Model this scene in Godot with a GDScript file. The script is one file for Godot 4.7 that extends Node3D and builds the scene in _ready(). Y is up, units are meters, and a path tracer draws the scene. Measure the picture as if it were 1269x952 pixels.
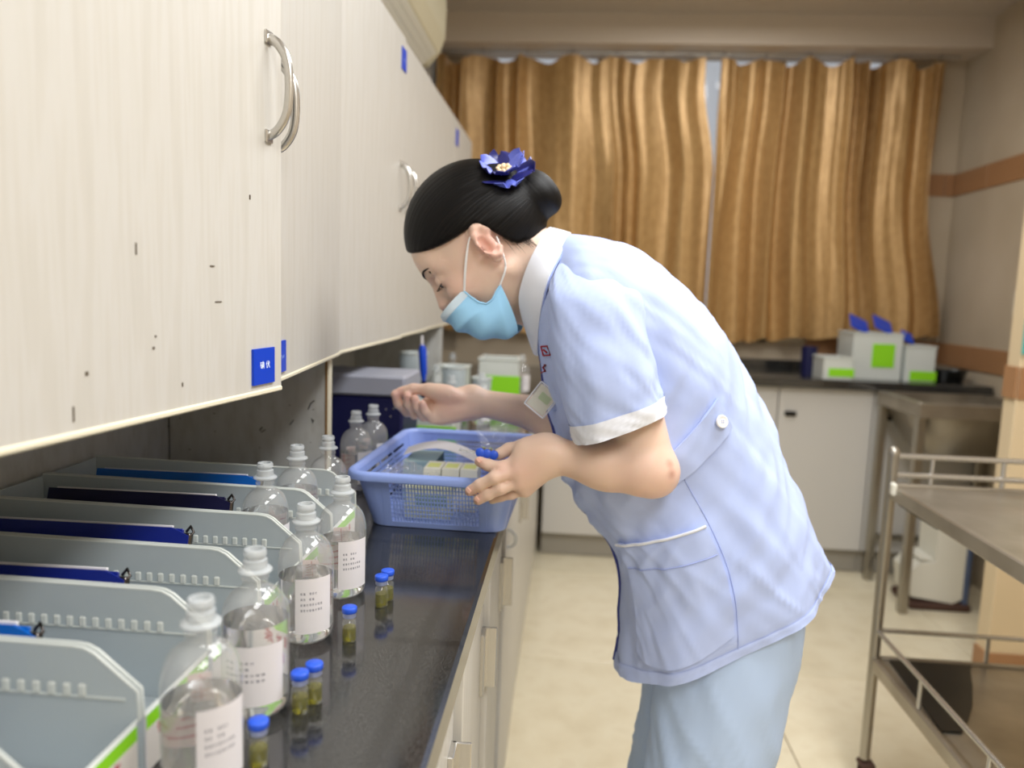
extends Node3D
# A treatment room seen from the end of a black granite worktop: y up, metres, the eye looks along -z beside the wall cabinets.

const EYE := Vector3(0, 1.21, 0)
const AX_R := Vector3(0.99638, -0.04428, 0.07247)
const AX_U := Vector3(0.03524, 0.99220, 0.11830)
const AX_F := Vector3(0.07714, 0.11570, -0.99028)
const TOP := 0.84          # worktop height
const NZ := -1.22          # the nurse's middle plane
var taken := {}
var rng := RandomNumberGenerator.new()
var M := {}


class Mb:
	var v := PackedVector3Array()
	var n := PackedVector3Array()
	var t := PackedVector2Array()
	var c := PackedColorArray()
	var ix := PackedInt32Array()
	var tint := Color(1, 1, 1)

	func vert(p: Vector3, nn: Vector3, uv := Vector2.ZERO) -> int:
		v.append(p); n.append(nn); t.append(uv); c.append(tint)
		return v.size() - 1

	func tri(a: int, b: int, d: int) -> void:
		var g := (v[b] - v[a]).cross(v[d] - v[a])
		if g.dot(n[a] + n[b] + n[d]) > 0.0:
			ix.append(a); ix.append(d); ix.append(b)
		else:
			ix.append(a); ix.append(b); ix.append(d)

	func quad(a: int, b: int, d: int, e: int) -> void:
		tri(a, b, d); tri(a, d, e)

	func flat(pts: Array, nn: Vector3, uvs: Array = []) -> void:
		var ids := []
		for i in pts.size():
			ids.append(vert(pts[i], nn, uvs[i] if uvs else Vector2.ZERO))
		for i in range(1, ids.size() - 1):
			tri(ids[0], ids[i], ids[i + 1])

	func box(o: Vector3, s: Vector3, bev := 0.002, b := Basis()) -> void:
		var h := s * 0.5
		bev = minf(bev, minf(h.x, minf(h.y, h.z)) * 0.9)
		var k := Vector3(bev, bev, bev)
		for ax in 3:
			var ay := (ax + 1) % 3
			var az := (ax + 2) % 3
			for sg: float in [-1.0, 1.0]:
				var ps := []
				for q: Vector2 in [Vector2(-1, -1), Vector2(1, -1), Vector2(1, 1), Vector2(-1, 1)]:
					var p := Vector3.ZERO
					p[ax] = sg * h[ax]; p[ay] = q.x * (h[ay] - bev); p[az] = q.y * (h[az] - bev)
					ps.append(o + b * p)
				var nn := Vector3.ZERO
				nn[ax] = sg
				flat(ps, b * nn, [Vector2(0, 0), Vector2(1, 0), Vector2(1, 1), Vector2(0, 1)])
			if bev <= 0.0:
				continue
			for s1: float in [-1.0, 1.0]:
				for s2: float in [-1.0, 1.0]:
					var ps2 := []
					for e: float in [-1.0, 1.0]:
						var p1 := Vector3.ZERO
						p1[ax] = e * (h[ax] - bev); p1[ay] = s1 * h[ay]; p1[az] = s2 * (h[az] - bev)
						var p2 := p1
						p2[ay] = s1 * (h[ay] - bev); p2[az] = s2 * h[az]
						if e < 0.0:
							ps2.append(p1); ps2.append(p2)
						else:
							ps2.append(p2); ps2.append(p1)
					var n2 := Vector3.ZERO
					n2[ay] = s1; n2[az] = s2
					flat(ps2.map(func(q): return o + b * q), b * n2.normalized())
		if bev > 0.0:
			for sx: float in [-1.0, 1.0]:
				for sy: float in [-1.0, 1.0]:
					for sz: float in [-1.0, 1.0]:
						var sgn := Vector3(sx, sy, sz)
						var q0 := (h - k) * sgn
						flat([o + b * (q0 + Vector3(bev * sx, 0, 0)), o + b * (q0 + Vector3(0, bev * sy, 0)), o + b * (q0 + Vector3(0, 0, bev * sz))], b * sgn.normalized())

	# profile of (radius, height), turned about y
	func lathe(pr: Array, xf := Transform3D(), seg := 32, a0 := 0.0, a1 := TAU) -> void:
		for i in pr.size() - 1:
			var p: Vector2 = pr[i]
			var q: Vector2 = pr[i + 1]
			var d := q - p
			if d.length() < 1e-7:
				continue
			var own := Vector2(d.y, -d.x).normalized()
			var na := own
			var nb := own
			if i > 0:
				var dp: Vector2 = p - pr[i - 1]
				var np := Vector2(dp.y, -dp.x).normalized()
				if np.dot(own) > 0.64: na = (np + own).normalized()
			if i < pr.size() - 2:
				var dn: Vector2 = pr[i + 2] - q
				var nq := Vector2(dn.y, -dn.x).normalized()
				if nq.dot(own) > 0.64: nb = (nq + own).normalized()
			var base := v.size()
			for s in seg + 1:
				var a := lerpf(a0, a1, float(s) / seg)
				var cx := cos(a)
				var sx := sin(a)
				vert(xf * Vector3(p.x * cx, p.y, p.x * sx), (xf.basis * Vector3(na.x * cx, na.y, na.x * sx)).normalized(), Vector2(float(s) / seg, float(i) / pr.size()))
				vert(xf * Vector3(q.x * cx, q.y, q.x * sx), (xf.basis * Vector3(nb.x * cx, nb.y, nb.x * sx)).normalized(), Vector2(float(s) / seg, float(i + 1) / pr.size()))
			for s in seg:
				var k := base + s * 2
				if p.x > 1e-6: tri(k, k + 2, k + 1)
				if q.x > 1e-6: tri(k + 1, k + 2, k + 3)

	func tube(pts: Array, rad, seg := 10, caps := true, flatten := 1.0, upv := Vector3.UP) -> void:
		var rows := []
		for i in pts.size():
			var a: Vector3 = pts[maxi(i - 1, 0)]
			var b: Vector3 = pts[mini(i + 1, pts.size() - 1)]
			var d := (b - a).normalized()
			var x := d.cross(upv)
			if x.length() < 0.05: x = d.cross(Vector3.RIGHT)
			x = x.normalized()
			var y := x.cross(d).normalized()
			var r: float = rad[i] if rad is Array else rad
			var row := PackedVector3Array()
			for s in seg:
				var an := TAU * s / seg
				row.append(pts[i] + x * cos(an) * r + y * sin(an) * r * flatten)
			rows.append(row)
		grid(rows, true)
		if caps:
			for e in 2:
				var row: PackedVector3Array = rows[0 if e == 0 else rows.size() - 1]
				var nn: Vector3 = (pts[0] - pts[1]).normalized() if e == 0 else (pts[pts.size() - 1] - pts[pts.size() - 2]).normalized()
				flat(Array(row), nn)

	# rows of points; closed round each row when wrap; the side that faces away from each row's middle (wrap) or along toward (open) is the front
	func grid(rows: Array, wrap := false, toward := Vector3.ZERO, uvs := Vector2(1, 1), off := 0.0) -> void:
		var nr := rows.size()
		var nc: int = rows[0].size()
		var ns := []
		var s := 0.0
		for i in nr:
			var mid := Vector3.ZERO
			for p: Vector3 in rows[i]: mid += p
			mid /= nc
			var rn := PackedVector3Array()
			for j in nc:
				var jm := (j - 1 + nc) % nc if wrap else maxi(j - 1, 0)
				var jp := (j + 1) % nc if wrap else mini(j + 1, nc - 1)
				var du: Vector3 = rows[i][jp] - rows[i][jm]
				var dv: Vector3 = rows[mini(i + 1, nr - 1)][j] - rows[maxi(i - 1, 0)][j]
				var nn := du.cross(dv)
				if nn.length_squared() < 1e-16:
					nn = rows[i][j] - mid if i > 0 else rows[0][j] - rows[1][j]
				nn = nn.normalized()
				rn.append(nn)
				s += nn.dot(rows[i][j] - mid) if wrap and toward == Vector3.ZERO else nn.dot(toward)
			ns.append(rn)
		var sg := 1.0 if s >= 0.0 else -1.0
		var base := v.size()
		var w := nc + 1 if wrap else nc
		for i in nr:
			for j in w:
				var nn2: Vector3 = ns[i][j % nc] * sg
				vert(rows[i][j % nc] + nn2 * off, nn2, Vector2(float(j) / (w - 1) * uvs.x, float(i) / (nr - 1) * uvs.y))
		for i in nr - 1:
			for j in w - 1:
				var a := base + i * w + j
				quad(a, a + 1, a + w + 1, a + w)

	# an open sheet with two faces and a rim
	func sheet(rows: Array, thick: float, toward: Vector3, uvs := Vector2(1, 1)) -> void:
		var b0 := v.size()
		grid(rows, false, toward, uvs)
		var cnt := v.size() - b0
		var back := []
		var nc: int = rows[0].size()
		for i in rows.size():
			var r := PackedVector3Array()
			for j in nc: r.append(v[b0 + i * nc + j] - n[b0 + i * nc + j] * thick)
			back.append(r)
		grid(back, false, -toward, uvs)
		var ring := []
		var nr := rows.size()
		for j in nc: ring.append(Vector2i(0, j))
		for i in range(1, nr): ring.append(Vector2i(i, nc - 1))
		for j in range(nc - 2, -1, -1): ring.append(Vector2i(nr - 1, j))
		for i in range(nr - 2, 0, -1): ring.append(Vector2i(i, 0))
		var mid := Vector3.ZERO
		for k in cnt: mid += v[b0 + k]
		mid /= cnt
		for k in ring.size():
			var a: Vector2i = ring[k]
			var d: Vector2i = ring[(k + 1) % ring.size()]
			var p0: Vector3 = rows[a.x][a.y]
			var p1: Vector3 = rows[d.x][d.y]
			var p2: Vector3 = back[d.x][d.y]
			var p3: Vector3 = back[a.x][a.y]
			var nn := (p1 - p0).cross(p3 - p0).normalized()
			if nn.dot(p0 - mid) < 0.0: nn = -nn
			flat([p0, p1, p2, p3], nn)

	# a polygon in xy pushed out along z from 0 to depth
	func prism(poly: PackedVector2Array, depth: float, xf := Transform3D()) -> void:
		var tr := Geometry2D.triangulate_polygon(poly)
		for e in 2:
			var nn := xf.basis * Vector3(0, 0, -1.0 if e == 0 else 1.0)
			var b := v.size()
			for p in poly: vert(xf * Vector3(p.x, p.y, depth * e), nn, p)
			for i in range(0, tr.size(), 3): tri(b + tr[i], b + tr[i + 1], b + tr[i + 2])
		var cw := Geometry2D.is_polygon_clockwise(poly)
		for i in poly.size():
			var p := poly[i]
			var q := poly[(i + 1) % poly.size()]
			var d := (q - p).normalized()
			var o := Vector2(d.y, -d.x) * (-1.0 if cw else 1.0)
			flat([xf * Vector3(p.x, p.y, 0), xf * Vector3(q.x, q.y, 0), xf * Vector3(q.x, q.y, depth), xf * Vector3(p.x, p.y, depth)], xf.basis * Vector3(o.x, o.y, 0))

	func mesh(m: Material) -> ArrayMesh:
		var a := []
		a.resize(Mesh.ARRAY_MAX)
		a[Mesh.ARRAY_VERTEX] = v; a[Mesh.ARRAY_NORMAL] = n; a[Mesh.ARRAY_TEX_UV] = t; a[Mesh.ARRAY_COLOR] = c; a[Mesh.ARRAY_INDEX] = ix
		var am := ArrayMesh.new()
		am.add_surface_from_arrays(Mesh.PRIMITIVE_TRIANGLES, a)
		am.surface_set_material(0, m)
		return am


# ---------- small helpers ----------
func numbered(parent: Node, called: String) -> String:
	var key := str(parent.get_instance_id()) + called
	taken[key] = taken.get(key, -1) + 1
	return called if taken[key] == 0 else "%s_%03d" % [called, taken[key]]

func part(called: String, b: Mb, m: Material, parent: Node, label := "") -> MeshInstance3D:
	return put(called, b.mesh(m), parent, label)

func put(called: String, me: Mesh, parent: Node, label := "", xf := Transform3D()) -> MeshInstance3D:
	var o := MeshInstance3D.new()
	o.mesh = me
	o.name = numbered(parent, called)
	o.transform = xf
	parent.add_child(o, true)
	if label: o.set_meta("label", label)
	return o

func thing(called: String, label: String, category: String, group := "", at := Vector3.ZERO) -> Node3D:
	var o := Node3D.new()
	o.name = numbered(self, called)
	o.position = at
	add_child(o, true)
	tag(o, label, category, group)
	return o

func tag(o: Node, label: String, category: String, group := "") -> void:
	o.set_meta("label", label)
	o.set_meta("category", category)
	if group: o.set_meta("group", group)

func copy(src: Node3D, at: Vector3, turn: float, label: String) -> Node3D:
	var o: Node3D = src.duplicate()
	o.name = numbered(self, str(src.get_meta("plain", src.name)))
	add_child(o, true)
	o.position = at
	o.rotation = Vector3(0, turn, 0)
	o.set_meta("label", label)
	return o

func struct(called: String, b: Mb, m: Material) -> MeshInstance3D:
	var o := part(called, b, m, self)
	o.set_meta("kind", "structure")
	return o

# where the photograph's line of sight through (px, py) is at a given depth, height or x
func sight(px: float, py: float) -> Vector3:
	var r := Vector3(px - 634.5, 476.0 - py, -953.0)
	return Vector3(AX_R.dot(r), AX_U.dot(r), -AX_F.dot(r))

func at(px: float, py: float, depth: float) -> Vector3:
	var d := sight(px, py)
	return EYE + d * (depth / -d.z)

func on_y(px: float, py: float, y: float) -> Vector3:
	var d := sight(px, py)
	return EYE + d * ((y - EYE.y) / d.y)

func spline(pts: Array, steps: int) -> Array:
	var out := []
	for i in pts.size() - 1:
		var a = pts[maxi(i - 1, 0)]
		var b = pts[i]
		var d = pts[i + 1]
		var e = pts[mini(i + 2, pts.size() - 1)]
		for s in steps:
			out.append(b.cubic_interpolate(d, a, e, float(s) / steps))
	out.append(pts[pts.size() - 1])
	return out

func fspline(vals: Array, x: float) -> float:
	var i := clampi(int(floor(x)), 0, vals.size() - 2)
	return cubic_interpolate(vals[i], vals[i + 1], vals[maxi(i - 1, 0)], vals[mini(i + 2, vals.size() - 1)], x - i)

func vspline(vals: Array, x: float) -> Vector3:
	var i := clampi(int(floor(x)), 0, vals.size() - 2)
	return vals[i].cubic_interpolate(vals[i + 1], vals[maxi(i - 1, 0)], vals[mini(i + 2, vals.size() - 1)], x - i)

# ---------- materials ----------
func mat(c: Color, rough := 0.6, metal := 0.0) -> StandardMaterial3D:
	var m := StandardMaterial3D.new()
	m.albedo_color = c
	m.roughness = rough
	m.metallic = metal
	return m

func noise_tex(freq: float, ramp: Array, size := 512, oct := 4, kind := FastNoiseLite.TYPE_SIMPLEX_SMOOTH, sd := 1) -> NoiseTexture2D:
	var f := FastNoiseLite.new()
	f.noise_type = kind
	f.frequency = freq
	f.fractal_octaves = oct
	f.seed = sd
	var t := NoiseTexture2D.new()
	t.width = size; t.height = size; t.seamless = true; t.noise = f
	var g := Gradient.new()
	var offs := PackedFloat32Array()
	var cols := PackedColorArray()
	for r in ramp:
		offs.append(r[0]); cols.append(r[1])
	g.offsets = offs; g.colors = cols
	t.color_ramp = g
	return t

func tri_map(m: StandardMaterial3D, tex: Texture2D, sc: Vector3, world := true) -> StandardMaterial3D:
	m.albedo_texture = tex
	m.uv1_triplanar = true
	m.uv1_world_triplanar = world
	m.uv1_scale = sc
	return m

func bump_noise(freq: float, strength: float, size := 256, sd := 3) -> NoiseTexture2D:
	var f := FastNoiseLite.new()
	f.frequency = freq
	f.seed = sd
	f.fractal_octaves = 3
	var t := NoiseTexture2D.new()
	t.width = size; t.height = size; t.seamless = true; t.noise = f; t.as_normal_map = true; t.bump_strength = strength
	return t

func pane(c: Color, a: float, rough := 0.03) -> StandardMaterial3D:
	var m := mat(Color(c.r, c.g, c.b, a), rough)
	m.transparency = BaseMaterial3D.TRANSPARENCY_ALPHA
	return m

func solid_glass(c: Color, sc: float, rough := 0.0) -> StandardMaterial3D:
	var m := mat(Color(c.r, c.g, c.b, 0.02), rough)
	m.refraction_enabled = true
	m.refraction_scale = sc
	return m

# ---------- lettering: strokes on a unit square ----------
var GLYPH := {
	"dian": [[.02, .12, .4, .12], [.22, .12, .04, .55], [.12, .45, .36, .45, .36, .85, .12, .85, .12, .45], [.5, .7, .5, .2, .95, .2, .95, .7], [.64, .05, .64, .7], [.8, .05, .8, .7], [.5, .45, .95, .45], [.42, .7, 1, .7], [.6, .75, .48, .95], [.82, .75, .97, .95]],
	"fu": [[.3, .05, .08, .45], [.2, .3, .2, .95], [.38, .35, .95, .35], [.65, .05, .65, .35, .35, .95], [.65, .4, .97, .95], [.78, .1, .88, .22]],
	"he": [[.02, .3, .4, .3], [.2, .05, .2, .95], [.2, .35, .03, .7], [.22, .4, .38, .6], [.68, .02, .72, .14], [.45, .2, .98, .2], [.65, .22, .5, .45, .75, .42], [.85, .35, .45, .8], [.9, .55, .45, .97], [.75, .75, .97, .95]],
	"dui": [[.05, .2, .42, .2, .08, .9], [.1, .4, .42, .85], [.5, .35, .98, .35], [.8, .05, .8, .92, .68, .85], [.55, .5, .65, .65]],
	"chuang": [[.5, .02, .55, .12], [.12, .15, .95, .15], [.15, .15, .12, .6, .02, .95], [.25, .42, .95, .42], [.6, .25, .6, .97], [.58, .45, .25, .85], [.62, .45, .95, .85]],
	"qing": [[.1, .05, .2, .15], [.03, .35, .2, .35, .2, .85, .3, .75], [.4, .15, .97, .15], [.45, .28, .92, .28], [.36, .42, 1, .42], [.68, .03, .68, .42], [.48, .97, .48, .52, .9, .52, .9, .95], [.48, .66, .9, .66], [.48, .8, .9, .8]],
	"zhong": [[.15, .25, .85, .25, .85, .62, .15, .62, .15, .25], [.5, .02, .5, .98]],
	"one": [[.3, .2, .5, .05, .5, .95]],
	"three": [[.2, .1, .75, .1, .45, .42, .75, .6, .75, .85, .5, .95, .2, .88]],
}

func stroke(im: Image, a: Vector2, b: Vector2, w: float, c: Color) -> void:
	var n := int(ceil(a.distance_to(b) * 2.0)) + 1
	for i in n + 1:
		var p := a.lerp(b, float(i) / n)
		var r := Rect2i(int(p.x - w * 0.5), int(p.y - w * 0.5), maxi(1, int(w)), maxi(1, int(w)))
		im.fill_rect(r, c)

func glyph(im: Image, g: String, x: float, y: float, s: float, w: float, c: Color) -> void:
	for st: Array in GLYPH[g]:
		for i in range(0, st.size() - 2, 2):
			stroke(im, Vector2(x + st[i] * s, y + st[i + 1] * s), Vector2(x + st[i + 2] * s, y + st[i + 3] * s), w, c)

func smudge_rows(im: Image, x0: int, y0: int, rows: int, cols: int, s: int, gap: int, c: Color) -> void:
	for r in rows:
		var x := x0
		for k in cols - (r * 3) % 4:
			if (k * 7 + r * 5) % 6 == 4:
				x += s
				continue
			for q in 3:
				var a := Vector2(x + rng.randf() * s * .8, y0 + r * gap + rng.randf() * s * .8)
				var b := a + (Vector2(s * .6, 0) if q % 2 else Vector2(0, s * .6))
				stroke(im, a, b, 2, c)
			x += s + 3

func img(w: int, h: int, c: Color) -> Image:
	var im := Image.create(w, h, false, Image.FORMAT_RGB8)
	im.fill(c)
	return im

func printed(im: Image, rough := 0.5) -> StandardMaterial3D:
	var m := mat(Color.WHITE, rough)
	m.albedo_texture = ImageTexture.create_from_image(im)
	m.texture_repeat = false
	return m

# ---------- implicit shapes, meshed as surface nets ----------
# a bone: [a, b, radius a, radius b, blend]; a blob: [centre, basis (columns = semi-axes' directions), semi-axes, blend]; blend < 0 carves
class Field:
	var bones := []
	var blobs := []
	var clip = null

	func bone(a: Vector3, b: Vector3, ra: float, rb: float, k := 0.012) -> void:
		bones.append([a, b - a, ra, rb - ra, k, 1.0 / maxf((b - a).length_squared(), 1e-9)])

	func blob(o: Vector3, bs: Basis, r: Vector3, k := 0.012, carve := false) -> void:
		blobs.append([o, bs.transposed(), r, k, minf(r.x, minf(r.y, r.z)), carve])

	func dist_blob(e: Array, p: Vector3) -> float:
		var q: Vector3 = e[1] * (p - e[0])
		var r: Vector3 = e[2]
		var k0 := (q / r).length()
		if k0 < 1e-5: return -e[4]
		return k0 * (k0 - 1.0) / (q / (r * r)).length()

	func eval(p: Vector3, bs: Array, es: Array) -> float:
		var d := 1.0
		for e in bs:
			var pa: Vector3 = p - e[0]
			var h := clampf(pa.dot(e[1]) * e[5], 0.0, 1.0)
			var x: float = (pa - e[1] * h).length() - e[2] - e[3] * h
			var k: float = e[4]
			var q := maxf(k - absf(d - x), 0.0)
			d = minf(d, x) - q * q / (4.0 * k)
		for e in es:
			var x := dist_blob(e, p)
			var k: float = e[3]
			if e[5]:
				var q := maxf(k - absf(d + x), 0.0)
				d = maxf(d, -x) + q * q / (4.0 * k)
			else:
				var q := maxf(k - absf(d - x), 0.0)
				d = minf(d, x) - q * q / (4.0 * k)
		if clip != null: d = clip.call(p, d)
		return d

	func mesh_into(mb: Mb, lo: Vector3, hi: Vector3, cell: float, paint = null) -> void:
		const B := 6
		var nb := Vector3i(((hi - lo) / (cell * B)).ceil())
		var nx := nb.x * B + 1
		var ny := nb.y * B + 1
		var nz := nb.z * B + 1
		var val := PackedFloat32Array()
		val.resize(nx * ny * nz)
		val.fill(1.0)
		var id := PackedInt32Array()
		id.resize(nx * ny * nz)
		id.fill(-1)
		var live := []
		var half := cell * B * 0.5 * 1.7321
		for bz in nb.z: for by in nb.y: for bx in nb.x:
			var c := lo + (Vector3(bx, by, bz) + Vector3(.5, .5, .5)) * cell * B
			var bs := []
			var es := []
			var m := 1.0
			for e in bones:
				var pa: Vector3 = c - e[0]
				var h := clampf(pa.dot(e[1]) * e[5], 0.0, 1.0)
				var x: float = (pa - e[1] * h).length() - e[2] - e[3] * h
				if x < half + e[4]: bs.append(e)
				m = minf(m, x - e[4] * 0.3)
			for e in blobs:
				var rr: Vector3 = e[2]
				var far: float = (c - e[0]).length() - maxf(rr.x, maxf(rr.y, rr.z))
				if far < half + e[3]:
					es.append(e)
					if not e[5]: m = minf(m, far)
			if m > half: continue
			live.append(Vector3i(bx, by, bz))
			for z in B + 1: for y in B + 1: for x in B + 1:
				var g := Vector3i(bx * B + x, by * B + y, bz * B + z)
				val[g.x + nx * (g.y + ny * g.z)] = eval(lo + Vector3(g) * cell, bs, es)
		var sy := nx
		var sz := nx * ny
		for b: Vector3i in live:
			for z in B: for y in B: for x in B:
				var g := Vector3i(b.x * B + x, b.y * B + y, b.z * B + z)
				var k := g.x + nx * (g.y + ny * g.z)
				var a0 := val[k]
				var a1 := val[k + 1]
				var a2 := val[k + sy]
				var a3 := val[k + sy + 1]
				var a4 := val[k + sz]
				var a5 := val[k + sz + 1]
				var a6 := val[k + sz + sy]
				var a7 := val[k + sz + sy + 1]
				var neg := int(a0 < 0) + int(a1 < 0) + int(a2 < 0) + int(a3 < 0) + int(a4 < 0) + int(a5 < 0) + int(a6 < 0) + int(a7 < 0)
				if neg == 0 or neg == 8: continue
				var s := Vector3.ZERO
				var cnt := 0
				if (a0 < 0) != (a1 < 0): s += Vector3(a0 / (a0 - a1), 0, 0); cnt += 1
				if (a2 < 0) != (a3 < 0): s += Vector3(a2 / (a2 - a3), 1, 0); cnt += 1
				if (a4 < 0) != (a5 < 0): s += Vector3(a4 / (a4 - a5), 0, 1); cnt += 1
				if (a6 < 0) != (a7 < 0): s += Vector3(a6 / (a6 - a7), 1, 1); cnt += 1
				if (a0 < 0) != (a2 < 0): s += Vector3(0, a0 / (a0 - a2), 0); cnt += 1
				if (a1 < 0) != (a3 < 0): s += Vector3(1, a1 / (a1 - a3), 0); cnt += 1
				if (a4 < 0) != (a6 < 0): s += Vector3(0, a4 / (a4 - a6), 1); cnt += 1
				if (a5 < 0) != (a7 < 0): s += Vector3(1, a5 / (a5 - a7), 1); cnt += 1
				if (a0 < 0) != (a4 < 0): s += Vector3(0, 0, a0 / (a0 - a4)); cnt += 1
				if (a1 < 0) != (a5 < 0): s += Vector3(1, 0, a1 / (a1 - a5)); cnt += 1
				if (a2 < 0) != (a6 < 0): s += Vector3(0, 1, a2 / (a2 - a6)); cnt += 1
				if (a3 < 0) != (a7 < 0): s += Vector3(1, 1, a3 / (a3 - a7)); cnt += 1
				s /= cnt
				var nn := Vector3(a1 - a0 + a3 - a2 + a5 - a4 + a7 - a6, a2 - a0 + a3 - a1 + a6 - a4 + a7 - a5, a4 - a0 + a5 - a1 + a6 - a2 + a7 - a3)
				var p := lo + (Vector3(g) + s) * cell
				if paint != null: mb.tint = paint.call(p)
				id[k] = mb.vert(p, nn.normalized())
		for b: Vector3i in live:
			for z in B: for y in B: for x in B:
				var g := Vector3i(b.x * B + x, b.y * B + y, b.z * B + z)
				var k := g.x + nx * (g.y + ny * g.z)
				var a := val[k] < 0
				if g.y > 0 and g.z > 0 and a != (val[k + 1] < 0): face(mb, id[k], id[k - sy], id[k - sy - sz], id[k - sz])
				if g.x > 0 and g.z > 0 and a != (val[k + sy] < 0): face(mb, id[k], id[k - 1], id[k - 1 - sz], id[k - sz])
				if g.x > 0 and g.y > 0 and a != (val[k + sz] < 0): face(mb, id[k], id[k - 1], id[k - 1 - sy], id[k - sy])
		mb.tint = Color.WHITE

	func face(mb: Mb, a: int, b: int, d: int, e: int) -> void:
		if a >= 0 and b >= 0 and d >= 0 and e >= 0: mb.quad(a, b, d, e)

# ---------- the scene ----------
func _ready() -> void:
	rng.seed = 7
	# camera
	var cam := Camera3D.new()
	cam.name = "camera"
	cam.transform = Transform3D(Basis(Vector3(AX_R.x, AX_U.x, -AX_F.x), Vector3(AX_R.y, AX_U.y, -AX_F.y), Vector3(AX_R.z, AX_U.z, -AX_F.z)).orthonormalized(), EYE)
	var lens := CameraAttributesPhysical.new()
	lens.frustum_focal_length = 24.03
	lens.frustum_focus_distance = 0.92
	lens.exposure_aperture = 2.8
	lens.frustum_near = 0.05
	lens.frustum_far = 60.0
	cam.attributes = lens
	add_child(cam)
	cam.current = true
	# sky seen through the window, exposure
	var we := WorldEnvironment.new()
	we.name = "environment"
	var env := Environment.new()
	env.background_mode = Environment.BG_COLOR
	env.background_color = Color(0.93, 0.96, 1.0)
	env.background_energy_multiplier = 1.5
	env.tonemap_mode = Environment.TONE_MAPPER_LINEAR
	env.tonemap_exposure = 0.40
	env.sdfgi_enabled = true
	env.ssao_enabled = true
	env.ssil_enabled = true
	we.environment = env
	add_child(we)
	materials()
	# ceiling lamps: two fluorescent panels over the aisle, one above where the photographer stands
	for q in [["ceiling light panel over the aisle beside the worktop", Vector3(0.62, 2.5, -1.05), 9.0], ["ceiling light panel behind the camera end of the aisle", Vector3(0.55, 2.5, 0.75), 9.0], ["ceiling light panel in front of the curtained window", Vector3(0.6, 2.5, -2.75), 3.4]]:
		ceiling_panel(q[0], q[1], q[2])
	room()
	wall_cabinets()
	base_cabinets()
	back_run()
	curtains()
	far_worktop_things()
	steel_trolley()
	bins_and_clipboards()
	bottles_and_vials()
	basket()
	nurse()


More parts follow.
